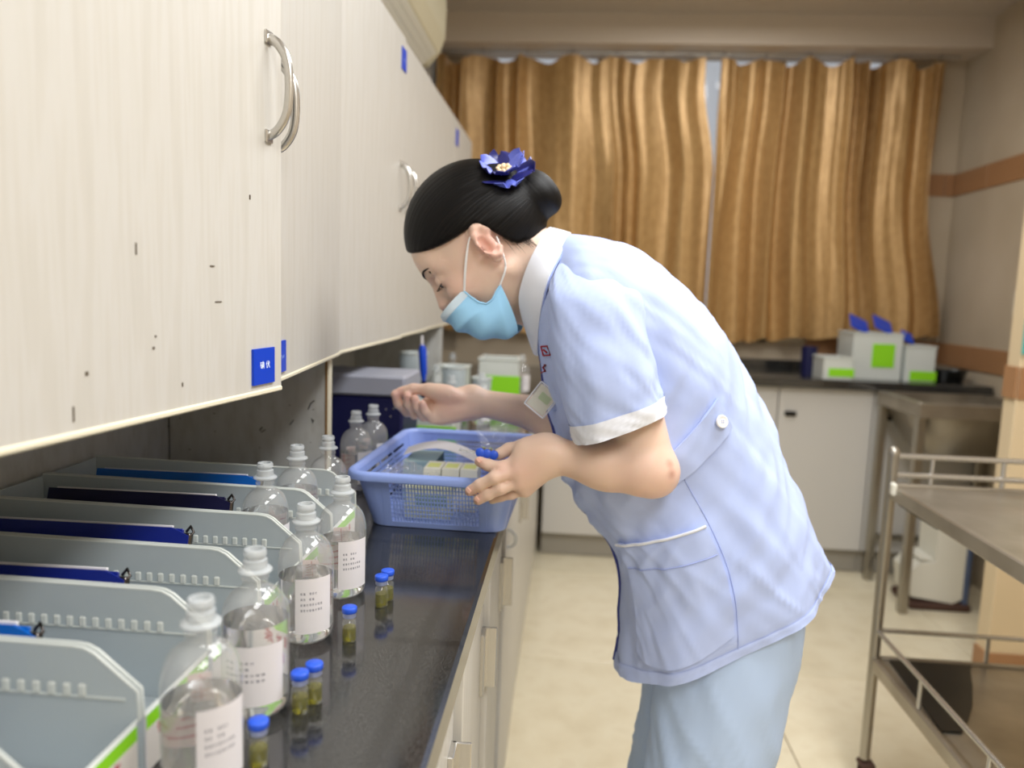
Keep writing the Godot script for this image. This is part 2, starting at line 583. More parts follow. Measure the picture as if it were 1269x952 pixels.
func materials() -> void:
	var wht := Color(1, 1, 1)
	M.laminate = mat(Color(0.80, 0.79, 0.765), 0.42)
	var grain := noise_tex(0.012, [[0.0, Color(.955, .95, .935)], [0.45, Color(.985, .98, .97)], [0.6, Color(1, 1, 1)], [1.0, Color(.975, .97, .955)]], 512, 5, FastNoiseLite.TYPE_SIMPLEX_SMOOTH, 4)
	tri_map(M.laminate, grain, Vector3(9.0, 0.55, 9.0))
	M.laminate_edge = mat(Color(0.93, 0.90, 0.80), 0.4)
	M.stain = mat(Color(0.30, 0.24, 0.16), 0.8)
	M.brown_seam = mat(Color(0.55, 0.42, 0.25), 0.7)
	M.carcass = tri_map(mat(Color(0.80, 0.80, 0.79), 0.6), noise_tex(0.02, [[0.0, Color(.90, .89, .87)], [0.5, Color(.97, .97, .96)], [1.0, wht]], 512, 5, FastNoiseLite.TYPE_SIMPLEX_SMOOTH, 9), Vector3(3, 1.2, 3))
	M.wall = tri_map(mat(Color(0.80, 0.745, 0.66), 0.5), noise_tex(0.008, [[0.0, Color(.93, .92, .9)], [1.0, wht]], 256), Vector3(.7, .7, .7))
	M.band = mat(Color(0.66, 0.49, 0.34), 0.45)
	M.ceiling = mat(Color(0.80, 0.76, 0.71), 0.9)
	M.beam = mat(Color(0.82, 0.77, 0.71), 0.8)
	var tile_ramp := [[0.0, Color(.92, .87, .76)], [0.4, Color(.95, .905, .80)], [0.7, Color(.965, .925, .825)], [1.0, Color(.935, .885, .78)]]
	for k in 3:
		M["tile%d" % k] = tri_map(mat(Color(0.965 - k * 0.010, 0.965 - k * 0.010, 0.955 - k * 0.012), 0.2), noise_tex(0.01, tile_ramp, 512, 5, FastNoiseLite.TYPE_SIMPLEX_SMOOTH, 20 + k), Vector3(1.1, 1.1, 1.1))
	M.grout = mat(Color(0.50, 0.44, 0.36), 0.9)
	# granite: black with pale flecks
	var gr := noise_tex(0.22, [[0.0, Color(.05, .05, .05)], [0.50, Color(.085, .085, .085)], [0.62, Color(.12, .12, .12)], [0.74, Color(.26, .26, .26)], [0.85, Color(.5, .5, .49)], [1.0, Color(.7, .7, .7)]], 1024, 2, FastNoiseLite.TYPE_SIMPLEX, 31)
	M.granite = tri_map(mat(Color(1, 1, 1), 0.12), gr, Vector3(3.2, 3.2, 3.2))
	M.granite.metallic_specular = 0.7
	M.steel = mat(Color(0.66, 0.64, 0.60), 0.32, 0.9)
	M.steel_sheet = tri_map(mat(Color(0.70, 0.67, 0.62), 0.36, 0.75), noise_tex(0.01, [[0.0, Color(.86, .85, .83)], [1.0, wht]], 256, 4, FastNoiseLite.TYPE_SIMPLEX_SMOOTH, 5), Vector3(2, 2, 2))
	M.chrome = mat(Color(0.78, 0.77, 0.75), 0.25, 0.85)
	M.dark_metal = mat(Color(0.16, 0.15, 0.14), 0.4, 0.6)
	M.rubber = mat(Color(0.30, 0.20, 0.16), 0.7)
	M.black_sheet = mat(Color(0.055, 0.06, 0.06), 0.3)
	# fabrics
	var weave := bump_noise(0.35, 1.2, 256, 8)
	M.jacket = mat(Color(0.72, 0.785, 0.96), 0.85)
	M.jacket.normal_enabled = true
	M.jacket.normal_texture = weave
	M.jacket.normal_scale = 0.25
	M.jacket.uv1_scale = Vector3(14, 14, 1)
	M.jacket.rim_enabled = true
	M.jacket.rim = 0.25
	M.trim = mat(Color(0.905, 0.92, 0.96), 0.85)
	M.trim.normal_enabled = true
	M.trim.normal_texture = weave
	M.trim.normal_scale = 0.2
	M.trim.uv1_scale = Vector3(6, 6, 1)
	M.navy_trim = mat(Color(0.24, 0.28, 0.58), 0.85)
	M.seam = mat(Color(0.62, 0.68, 0.88), 0.9)
	M.pants = mat(Color(0.72, 0.81, 0.95), 0.85)
	M.pants.rim_enabled = true
	M.pants.rim = 0.2
	M.skin = mat(Color(1, 1, 1), 0.5)
	M.skin.vertex_color_use_as_albedo = true
	M.skin.subsurf_scatter_enabled = true
	M.skin.subsurf_scatter_strength = 0.12
	var hair_tex := noise_tex(0.03, [[0.0, Color(.018, .014, .014)], [0.5, Color(.032, .026, .025)], [0.8, Color(.06, .046, .042)], [1.0, Color(.11, .085, .075)]], 512, 4, FastNoiseLite.TYPE_SIMPLEX_SMOOTH, 12)
	M.hair = mat(Color(1, 1, 1), 0.5)
	M.hair.metallic_specular = 0.3
	M.hair.albedo_texture = hair_tex
	M.hair.uv1_scale = Vector3(6.0, 0.16, 1)
	M.hair.normal_enabled = true
	M.hair.normal_texture = bump_noise(0.02, 6.0, 512, 14)
	M.hair.normal_scale = 0.5
	M.brow = mat(Color(0.13, 0.09, 0.075), 0.8)
	M.mask = mat(Color(0.61, 0.82, 0.96), 0.75)
	M.mask.backlight_enabled = true
	M.mask.backlight = Color(0.10, 0.16, 0.18)
	M.white_cloth = mat(Color(0.93, 0.93, 0.93), 0.8)
	M.flower = mat(Color(0.13, 0.14, 0.42), 0.42)
	M.flower_light = mat(Color(0.38, 0.43, 0.80), 0.4)
	M.net = mat(Color(0.03, 0.03, 0.09), 0.7)
	M.pearl = mat(Color(0.95, 0.85, 0.68), 0.2)
	M.button = mat(Color(0.95, 0.95, 0.95), 0.3)
	M.red_thread = mat(Color(0.62, 0.05, 0.13), 0.7)
	M.eye_white = mat(Color(0.88, 0.86, 0.84), 0.2)
	M.iris = mat(Color(0.06, 0.03, 0.02), 0.1)
	var sat := noise_tex(0.03, [[0.0, Color(.90, .88, .84)], [0.5, Color(.96, .95, .93)], [1.0, wht]], 256, 3, FastNoiseLite.TYPE_SIMPLEX_SMOOTH, 44)
	M.satin = mat(Color(0.78, 0.635, 0.43), 0.36, 0.3)
	M.satin.albedo_texture = sat
	M.satin.uv1_scale = Vector3(6, 3, 1)
	M.satin.backlight_enabled = true
	M.satin.backlight = Color(0.10, 0.06, 0.025)
	# plastics
	M.bin = mat(Color(0.80, 0.84, 0.855, 0.60), 0.34)
	M.bin.transparency = BaseMaterial3D.TRANSPARENCY_ALPHA
	M.bin_rim = mat(Color(0.90, 0.92, 0.90, 0.72), 0.3)
	M.bin_rim.transparency = BaseMaterial3D.TRANSPARENCY_ALPHA
	M.bottle = pane(Color(0.96, 0.97, 0.97), 0.17, 0.04)
	M.cap = mat(Color(0.86, 0.88, 0.89, 0.50), 0.3)
	M.cap.transparency = BaseMaterial3D.TRANSPARENCY_ALPHA
	M.water = solid_glass(Color(1, 1, 1), 0.033)
	M.paper = mat(Color(0.90, 0.89, 0.90), 0.7)
	M.vial_glass = pane(Color(0.95, 0.97, 0.93), 0.06, 0.02)
	M.vial_drug = solid_glass(Color(0.86, 0.86, 0.28), 0.034)
	M.vial_drug.albedo_color = Color(0.68, 0.66, 0.08, 0.16)
	M.vial_cap = mat(Color(0.17, 0.36, 0.86), 0.35)
	M.vial_crimp = mat(Color(0.66, 0.70, 0.85), 0.35, 0.3)
	M.basket = mat(Color(0.58, 0.67, 0.92), 0.38)
	M.lime = mat(Color(0.56, 0.86, 0.10), 0.55)
	M.clip_blue = mat(Color(0.07, 0.14, 0.50), 0.35)
	M.clip_sky = mat(Color(0.05, 0.38, 0.74), 0.3)
	M.clip_navy = mat(Color(0.05, 0.05, 0.22), 0.4)
	M.clip_metal = mat(Color(0.35, 0.33, 0.32), 0.2, 0.9)
	M.sign_blue = mat(Color(0.04, 0.27, 0.78), 0.4)
	M.film = pane(Color(0.97, 0.98, 1.0), 0.14, 0.06)
	M.navy = mat(Color(0.05, 0.06, 0.26), 0.45)
	M.grey_lid = mat(Color(0.62, 0.63, 0.68), 0.5)
	M.ac = mat(Color(0.80, 0.77, 0.66), 0.45)
	M.white_plastic = mat(Color(0.90, 0.89, 0.84), 0.4)
	M.slate_blue = mat(Color(0.30, 0.36, 0.48), 0.5)
	M.turquoise = mat(Color(0.35, 0.72, 0.70), 0.5)
	M.glow = mat(Color(1, 1, 1), 0.5)
	M.glow.emission_enabled = true
	M.glow.emission = Color(1.0, 0.97, 0.92)
	M.glow.emission_energy_multiplier = 1.2


func ceiling_panel(label: String, p: Vector3, power: float) -> void:
	var o := thing("ceiling_light", label, "ceiling light", "", p)
	var b := Mb.new()
	b.box(Vector3(0, -0.02, 0.615), Vector3(0.64, 0.04, 0.03)); b.box(Vector3(0, -0.02, -0.615), Vector3(0.64, 0.04, 0.03))
	b.box(Vector3(0.305, -0.02, 0), Vector3(0.03, 0.04, 1.2)); b.box(Vector3(-0.305, -0.02, 0), Vector3(0.03, 0.04, 1.2))
	part("frame", b, M.white_plastic, o)
	b = Mb.new()
	b.box(Vector3(0, -0.015, 0), Vector3(0.58, 0.02, 1.2), 0.0)
	part("diffuser", b, M.glow, o)
	var l := AreaLight3D.new()
	l.name = "panel_light"
	l.area_size = Vector2(0.56, 1.18)
	l.light_energy = power
	l.light_color = Color(0.99, 0.995, 1.0)
	l.area_range = 12.0
	l.area_attenuation = 2.0
	l.shadow_enabled = true
	l.rotation = Vector3(-PI / 2, 0, 0)
	l.position = Vector3(0, -0.05, 0)
	o.add_child(l)


func room() -> void:
	# floor: big glazed tiles on a grout bed
	var b := Mb.new()
	b.box(Vector3(0.55, -0.06, -1.2), Vector3(2.8, 0.112, 5.9), 0.0)
	var fl := struct("floor", b, M.grout)
	var tm := []
	for k in 3:
		var tb := Mb.new()
		tb.box(Vector3(0, -0.005, 0), Vector3(0.797, 0.01, 0.797), 0.0015)
		tm.append(tb.mesh(M["tile%d" % k]))
	for i in 4: for j in 8:
		var x := -0.55 + 0.8 * i
		var z := -3.65 + 0.8 * j
		put("floor_tile", tm[(i * 2 + j) % 3], fl, "", Transform3D(Basis(), Vector3(x, 0, z)))
	# walls with thickness; the back wall has a window opening
	b = Mb.new(); b.box(Vector3(-0.80, 1.25, -1.2), Vector3(0.16, 2.7, 5.8), 0.0)
	struct("wall_left", b, M.carcass)
	b = Mb.new(); b.box(Vector3(1.90, 1.25, -1.2), Vector3(0.16, 2.7, 5.8), 0.0)
	var wr := struct("wall_right", b, M.wall)
	b = Mb.new(); b.box(Vector3(0.55, 1.25, 1.68), Vector3(2.6, 2.7, 0.16), 0.0)
	struct("wall_near", b, M.wall)
	b = Mb.new()
	b.box(Vector3(0.55, 0.45, -4.04), Vector3(2.8, 1.1, 0.16), 0.0)
	b.box(Vector3(-0.72, 1.7, -4.04), Vector3(0.26, 1.6, 0.16), 0.0)
	b.box(Vector3(1.75, 1.7, -4.04), Vector3(0.5, 1.6, 0.16), 0.0)
	b.box(Vector3(0.55, 2.56, -4.04), Vector3(2.8, 0.16, 0.16), 0.0)
	var wb := struct("wall_back", b, M.wall)
	b = Mb.new(); b.box(Vector3(0.55, 2.58, -1.2), Vector3(2.9, 0.16, 5.9), 0.0)
	struct("ceiling", b, M.ceiling)
	b = Mb.new(); b.box(Vector3(0.55, 2.435, -3.86), Vector3(2.55, 0.14, 0.26), 0.004)
	struct("trim_1", b, M.beam)
	# window: frame, mullions, glass
	b = Mb.new()
	for x: float in [-0.57, 0.1, 0.53, 0.97, 1.48]: b.box(Vector3(x, 1.74, -4.02), Vector3(0.05, 1.5, 0.06), 0.004)
	for y: float in [1.02, 2.46]: b.box(Vector3(0.455, y, -4.02), Vector3(2.1, 0.05, 0.06), 0.004)
	var wn := struct("window_1", b, M.white_plastic)
	for k in 4:
		var xs := [-0.57, 0.1, 0.53, 0.97, 1.48]
		b = Mb.new(); b.box(Vector3((xs[k] + xs[k + 1]) * 0.5, 1.74, -4.03), Vector3(xs[k + 1] - xs[k] - 0.05, 1.4, 0.004), 0.0)
		part("glass_pane", b, M.film, wn)
	# brown tile courses on the tiled walls: each tile proud of the wall
	for y: float in [0.985, 1.795]:
		for k in 3:
			b = Mb.new(); b.box(Vector3(1.40 + 0.3 * k - 0.075, y, -3.957), Vector3(0.296, 0.105, 0.008), 0.0015)
			part("border_tile", b, M.band, wb)
		for k in 8:
			b = Mb.new(); b.box(Vector3(1.817, y, -3.8 + 0.3 * k), Vector3(0.008, 0.105, 0.296), 0.0015)
			part("border_tile", b, M.band, wr)
	# projecting pier on the right with tile courses and skirting
	b = Mb.new(); b.box(Vector3(1.61, 1.25, -2.51), Vector3(0.45, 2.5, 0.07), 0.003)
	var pier := struct("wall_pier", b, mat(Color(0.88, 0.80, 0.66), 0.35))
	for q in [[0.985, 0.10], [0.055, 0.11]]:
		for k in 2:
			b = Mb.new(); b.box(Vector3(1.498 + 0.226 * k, q[0], -2.472), Vector3(0.223, q[1], 0.008), 0.0015); part("border_tile", b, M.band, pier)
		b = Mb.new(); b.box(Vector3(1.382, q[0], -2.51), Vector3(0.008, q[1], 0.07), 0.0015); part("border_tile", b, M.band, pier)
	# notice, socket, dispenser
	b = Mb.new(); b.box(at(1284, 418, 2.462), Vector3(0.075, 0.11, 0.004), 0.001)
	tag(part("wall_notice", b, M.turquoise, self), "small turquoise notice on the cream pier at the right edge", "notice")
	var so := thing("wall_socket", "small white socket plate high on the tiled wall right of the curtain", "socket", "", Vector3(1.816, 1.57, -3.2))
	b = Mb.new(); b.box(Vector3.ZERO, Vector3(0.012, 0.086, 0.086), 0.004); part("plate", b, M.white_plastic, so)
	b = Mb.new(); b.box(Vector3(-0.007, 0, 0), Vector3(0.006, 0.05, 0.05), 0.002); part("rocker", b, M.white_plastic, so)
	var dp := thing("hand_dispenser", "pale wall dispenser on a steel pipe beside the cream pier", "dispenser", "", Vector3(1.70, 0, -3.02))
	b = Mb.new(); b.box(Vector3(0, 1.235, 0), Vector3(0.085, 0.12, 0.08), 0.014); part("body", b, M.white_plastic, dp)
	b = Mb.new(); b.tube([Vector3(-0.03, 1.18, 0), Vector3(-0.03, 0.93, 0), Vector3(-0.03, 0.84, 0.0)], 0.011, 10); part("pipe", b, M.steel, dp)
	b = Mb.new(); b.box(Vector3(0.06, 1.235, 0), Vector3(0.1, 0.03, 0.03), 0.004); part("bracket", b, M.steel, dp)
	# air conditioner on top of the wall cabinets
	var ac := thing("air_conditioner", "cream air conditioner above the wall cabinets near the curtain", "air conditioner", "", Vector3(-0.72, 1.93, -2.2))
	b = Mb.new()
	var poly := PackedVector2Array([Vector2(0.005, 0), Vector2(0.16, 0.0), Vector2(0.21, 0.02), Vector2(0.245, 0.06), Vector2(0.262, 0.11), Vector2(0.265, 0.2), Vector2(0.26, 0.27), Vector2(0.24, 0.3), Vector2(0.005, 0.305)])
	b.prism(poly, 0.86, Transform3D(Basis(), Vector3(0, 0, -0.45)))
	part("casing", b, M.ac, ac)
	for k in 3:
		b = Mb.new(); b.box(Vector3(0.205 + 0.016 * k, 0.012 + 0.014 * k, -0.02), Vector3(0.02, 0.003, 0.74), 0.001, Basis(Vector3.FORWARD, -0.7))
		part("louvre", b, M.white_plastic, ac)


func handle(b: Mb, len: float, out: float) -> void:   # bow handle, along y, bulging to +x
	var pts := []
	for p in [Vector3(0, len * .5, 0), Vector3(out * .45, len * .44, 0), Vector3(out * .85, len * .3, 0), Vector3(out, len * .12, 0), Vector3(out, -len * .12, 0), Vector3(out * .85, -len * .3, 0), Vector3(out * .45, -len * .44, 0), Vector3(0, -len * .5, 0)]:
		pts.append(p)
	b.tube(spline(pts, 4), 0.0054, 10, true, 0.62, Vector3(0, 0, 1))


func door_panel(parent: Node3D, hinge: Vector3, width: float, y0: float, y1: float, turn: float, dirz: float, handle_at: float, hand_y: float) -> Node3D:
	# the door's outer face lies in its own x = 0 plane; it reaches from the hinge along dirz * z
	var d := Node3D.new()
	d.name = numbered(parent, "door")
	d.position = hinge
	d.rotation = Vector3(0, turn, 0)
	parent.add_child(d, true)
	var b := Mb.new()
	b.box(Vector3(-0.009, (y0 + y1) * 0.5, dirz * width * 0.5), Vector3(0.018, y1 - y0, width - 0.003), 0.0012)
	part("door_leaf", b, M.laminate, d)
	b = Mb.new()
	b.box(Vector3(-0.0085, y0 + 0.0025, dirz * width * 0.5), Vector3(0.0205, 0.006, width - 0.004), 0.0015)
	part("edge_band", b, M.laminate_edge, d)
	if hand_y > 0.0:
		b = Mb.new()
		handle(b, 0.104, 0.025)
		var h := part("handle", b, M.chrome, d)
		h.position = Vector3(0.0, hand_y, dirz * handle_at)
		for s: float in [-1, 1]:
			b = Mb.new(); b.box(Vector3(0.001, s * 0.052, 0), Vector3(0.004, 0.014, 0.014), 0.001)
			part("handle_foot", b, M.chrome, d).position = h.position
	return d


func label_on(parent: Node3D, p: Vector3, w: float, h: float, m: Material, called := "door_label") -> void:
	# a sticker in the yz plane, reading from +x
	var b := Mb.new()
	var x := p.x + 0.0012
	var q := [Vector3(x, p.y - h / 2, p.z + w / 2), Vector3(x, p.y - h / 2, p.z - w / 2), Vector3(x, p.y + h / 2, p.z - w / 2), Vector3(x, p.y + h / 2, p.z + w / 2)]
	b.box(p, Vector3(0.002, h, w), 0.0)
	part(called, b, M.sign_blue, parent)
	b = Mb.new()
	b.flat(q.map(func(e): return e + Vector3(0.0003, 0, 0)), Vector3.RIGHT, [Vector2(0, 1), Vector2(1, 1), Vector2(1, 0), Vector2(0, 0)])
	part(called + "_print", b, m, parent)


func wall_cabinets() -> void:
	var y0 := 1.09
	var y1 := 1.80
	var face := -0.42
	var im := img(256, 224, Color(0.04, 0.25, 0.78))
	glyph(im, "dian", 80, 82, 46, 5, Color(.92, .95, 1))
	glyph(im, "fu", 148, 82, 46, 5, Color(.92, .95, 1))
	var word := printed(im, 0.35)
	var im2 := img(128, 128, Color(0.05, 0.27, 0.80))
	smudge_rows(im2, 30, 56, 1, 4, 16, 20, Color(.75, .85, 1))
	var word2 := printed(im2, 0.35)
	var spans := [[0.45, -0.44, ""], [-0.44, -1.36, "wall cabinet nearest the camera, both doors ajar with bow handles and blue stickers"], [-1.36, -2.26, "second wall cabinet along the worktop, above the plastic basket"], [-2.26, -3.16, "farthest wall cabinet, next to the gold curtain"]]
	spans[0][2] = "wall cabinet beside the camera, only its end panel near the frame"
	for k in 4:
		var z0: float = spans[k][0]
		var z1: float = spans[k][1]
		var c := thing("wall_cabinet", spans[k][2], "cabinet", "", Vector3(0, 0, 0))
		var zc := (z0 + z1) * 0.5
		var w := z0 - z1
		var b := Mb.new()
		for z: float in [z0 - 0.009, z1 + 0.009]:
			b = Mb.new(); b.box(Vector3(-0.58, (y0 + y1) * .5, z), Vector3(0.279, y1 - y0, 0.018), 0.001)
			part("side_panel", b, M.carcass, c)
		b = Mb.new(); b.box(Vector3(-0.58, y0 + 0.012, zc), Vector3(0.279, 0.018, w - 0.037), 0.001); part("bottom_panel", b, M.carcass, c)
		b = Mb.new(); b.box(Vector3(-0.58, y1 - 0.009, zc), Vector3(0.279, 0.018, w - 0.037), 0.001); part("top_panel", b, M.laminate, c)
		b = Mb.new(); b.box(Vector3(-0.715, (y0 + y1) * .5, zc), Vector3(0.008, y1 - y0 - 0.04, w - 0.04), 0.001); part("back_panel", b, M.carcass, c)
		b = Mb.new(); b.box(Vector3(-0.58, 1.45, zc), Vector3(0.27, 0.018, w - 0.04), 0.001); part("shelf", b, M.carcass, c)
		if k == 0:
			door_panel(c, Vector3(face, 0, z0 - 0.002), w * 0.5 - 0.002, y0 - 0.004, y1, 0.0, -1, 0.4, 0)
			door_panel(c, Vector3(face, 0, z1 + 0.002), w * 0.5 - 0.002, y0 - 0.004, y1, 0.0, 1, 0.4, 0)
		elif k == 1:
			# free edges at (-0.336, -0.878) and (-0.36, -0.90)
			var d1 := door_panel(c, Vector3(-0.392, 0, -0.442), 0.440, y0 - 0.004, y1, -0.1275, -1, 0.408, 1.422)
			label_on(d1, Vector3(0.001, 1.118, -0.395), 0.046, 0.040, word)
			marks(d1, 0.44, -1)
			var d2 := door_panel(c, Vector3(-0.412, 0, -1.352), 0.456, y0 - 0.004, y1, 0.112, 1, 0.430, 1.420)
			label_on(d2, Vector3(0.001, 1.118, 0.405), 0.046, 0.040, word2)
			b = Mb.new(); b.box(Vector3(-0.4225, (y0 + y1) * .5, -1.357), Vector3(0.003, y1 - y0, 0.004), 0.0); part("seam_strip", b, M.brown_seam, c)
		elif k == 2:
			var d3 := door_panel(c, Vector3(face, 0, -1.362), 0.53, y0 - 0.004, y1, 0.0, -1, 0.488, 1.452)
			label_on(d3, Vector3(0.001, y1 - 0.055, -0.505), 0.045, 0.050, word2)
			door_panel(c, Vector3(face - 0.004, 0, -2.258), 0.363, y0 - 0.002, y1, 0.0, 1, 0.32, 1.452)
		else:
			door_panel(c, Vector3(face - 0.006, 0, -2.262), 0.44, y0, y1, 0.0, -1, 0.40, 1.46)
			var d6 := door_panel(c, Vector3(face - 0.006, 0, -3.156), 0.452, y0, y1, 0.0, 1, 0.41, 1.46)
			label_on(d6, Vector3(0.001, y1 - 0.06, 0.40), 0.05, 0.055, word2)
	# upright divider between worktop and cabinets, pale front edge, pen marks
	var dv := thing("divider_panel", "grey upright divider board with scribbles and a cream front edge under the cabinets", "divider")
	var b := Mb.new(); b.box(Vector3(-0.572, 0.964, -1.334), Vector3(0.290, 0.246, 0.018), 0.001); part("board", b, M.carcass, dv)
	b = Mb.new(); b.box(Vector3(-0.4245, 0.964, -1.334), Vector3(0.005, 0.246, 0.019), 0.0012); part("edge_band", b, M.laminate_edge, dv)
	b = Mb.new(); b.box(Vector3(-0.4265, 0.964, -1.3240), Vector3(0.004, 0.244, 0.0015), 0.0); part("worn_edge", b, M.brown_seam, dv)
	b = Mb.new()
	for s: Array in [[[325, 530], [322, 533], [324, 536], [329, 533]], [[359, 527], [364, 521]], [[382, 508], [385, 500], [390, 497]], [[386, 519], [388, 523]], [[387, 525], [389, 521]]]:
		var pts := []
		for q in s: pts.append(at(q[0], q[1], 1.3243))
		b.tube(pts, 0.0009, 5)
	part("scribble", b, M.dark_metal, dv).set_meta("kind", "stuff")
	b = Mb.new()
	for k in 9: b.box(at(rng.randf_range(205, 395), rng.randf_range(500, 560), 1.3245), Vector3(rng.randf_range(.002, .006), .0012, .0005), 0.0)
	part("scuff", b, M.stain, dv).set_meta("kind", "stuff")
	b = Mb.new()
	b.box(Vector3(-0.572, 0.964, -2.55), Vector3(0.290, 0.246, 0.018), 0.001)
	tag(part("divider_panel", b, M.carcass, self), "far upright divider board under the cabinets beyond the navy box", "divider")


func marks(d: Node3D, w: float, dz: float) -> void:
	# small stains and scratches on the near door
	var b := Mb.new()
	for q in [[.02, 1.16, .0012, .011], [.115, 1.105, .001, .012], [.13, 1.135, .0025, .003], [.21, 1.15, .002, .002], [.213, 1.16, .0016, .0016], [.30, 1.225, .007, .001], [.31, 1.19, .011, .0008], [.19, 1.235, .001, .010], [.25, 1.113, .001, .004], [.30, 1.51, .002, .006], [.37, 1.30, .0015, .005], [.40, 1.55, .002, .004]]:
		b.box(Vector3(0.0004, q[1], dz * q[0]), Vector3(0.0008, q[3], q[2]), 0.0)
	part("stain_mark", b, M.stain, d).set_meta("kind", "stuff")


func base_cabinets() -> void:
	# worktop: one long granite slab with a rounded nose
	var wt := thing("worktop", "long black granite worktop with pale flecks under the bottles", "worktop")
	var b := Mb.new()
	b.box(Vector3(-0.4085, TOP - 0.02, -1.70), Vector3(0.622, 0.04, 4.4), 0.004)
	part("slab", b, M.granite, wt)
	var zs := [0.4, -0.35, -0.82, -1.12, -1.43, -2.0, -2.7, -3.36]
	var words := ["behind the camera", "at the near end", "below the vials", "below the bottles", "under the basket", "beside the nurse's knees", "past the nurse", "at the far corner"]
	for k in 7:
		var z0: float = zs[k]
		var z1: float = zs[k + 1]
		var c := thing("base_cabinet", "cream base cabinet under the granite worktop, " + words[k], "cabinet")
		var zc := (z0 + z1) * .5
		b = Mb.new()
		b.box(Vector3(-0.425, 0.44, zc), Vector3(0.58, 0.716, z0 - z1 - 0.002), 0.001)
		part("body", b, M.laminate, c)
		b = Mb.new(); b.box(Vector3(-0.45, 0.041, zc), Vector3(0.53, 0.08, z0 - z1 - 0.002), 0.001); part("plinth", b, M.laminate_edge, c)
		var d := Node3D.new()
		d.name = "door"
		c.add_child(d, true)
		d.position = Vector3(-0.131, 0, z1 + 0.002)
		d.rotation = Vector3(0, [0.0, 0.02, 0.035, 0.03, 0.012, 0.0, 0.0][k], 0)
		b = Mb.new(); b.box(Vector3(0.009, 0.44, (z0 - z1) * .5 - 0.002), Vector3(0.018, 0.70, z0 - z1 - 0.007), 0.0015); part("door_leaf", b, M.laminate, d)
		b = Mb.new()
		b.box(Vector3(0.021, 0.66, 0.03), Vector3(0.007, 0.095, 0.034), 0.001)
		b.box(Vector3(0.030, 0.66, 0.016), Vector3(0.022, 0.095, 0.004), 0.001)
		part("pull_handle", b, M.chrome, d)
	# a loop of clear tubing hung at the worktop's edge
	b = Mb.new()
	var lp := []
	for k in 25: lp.append(at(629, 668, 1.46) + Vector3(0.016 * cos(TAU * k / 24.0), 0.024 * sin(TAU * k / 24.0), 0.02 * sin(TAU * k / 24.0)))
	b.tube(lp, 0.0035, 8, false)
	tag(part("tubing_loop", b, M.cap, self), "loop of clear tubing hanging on the cabinet front just behind the basket", "tubing")
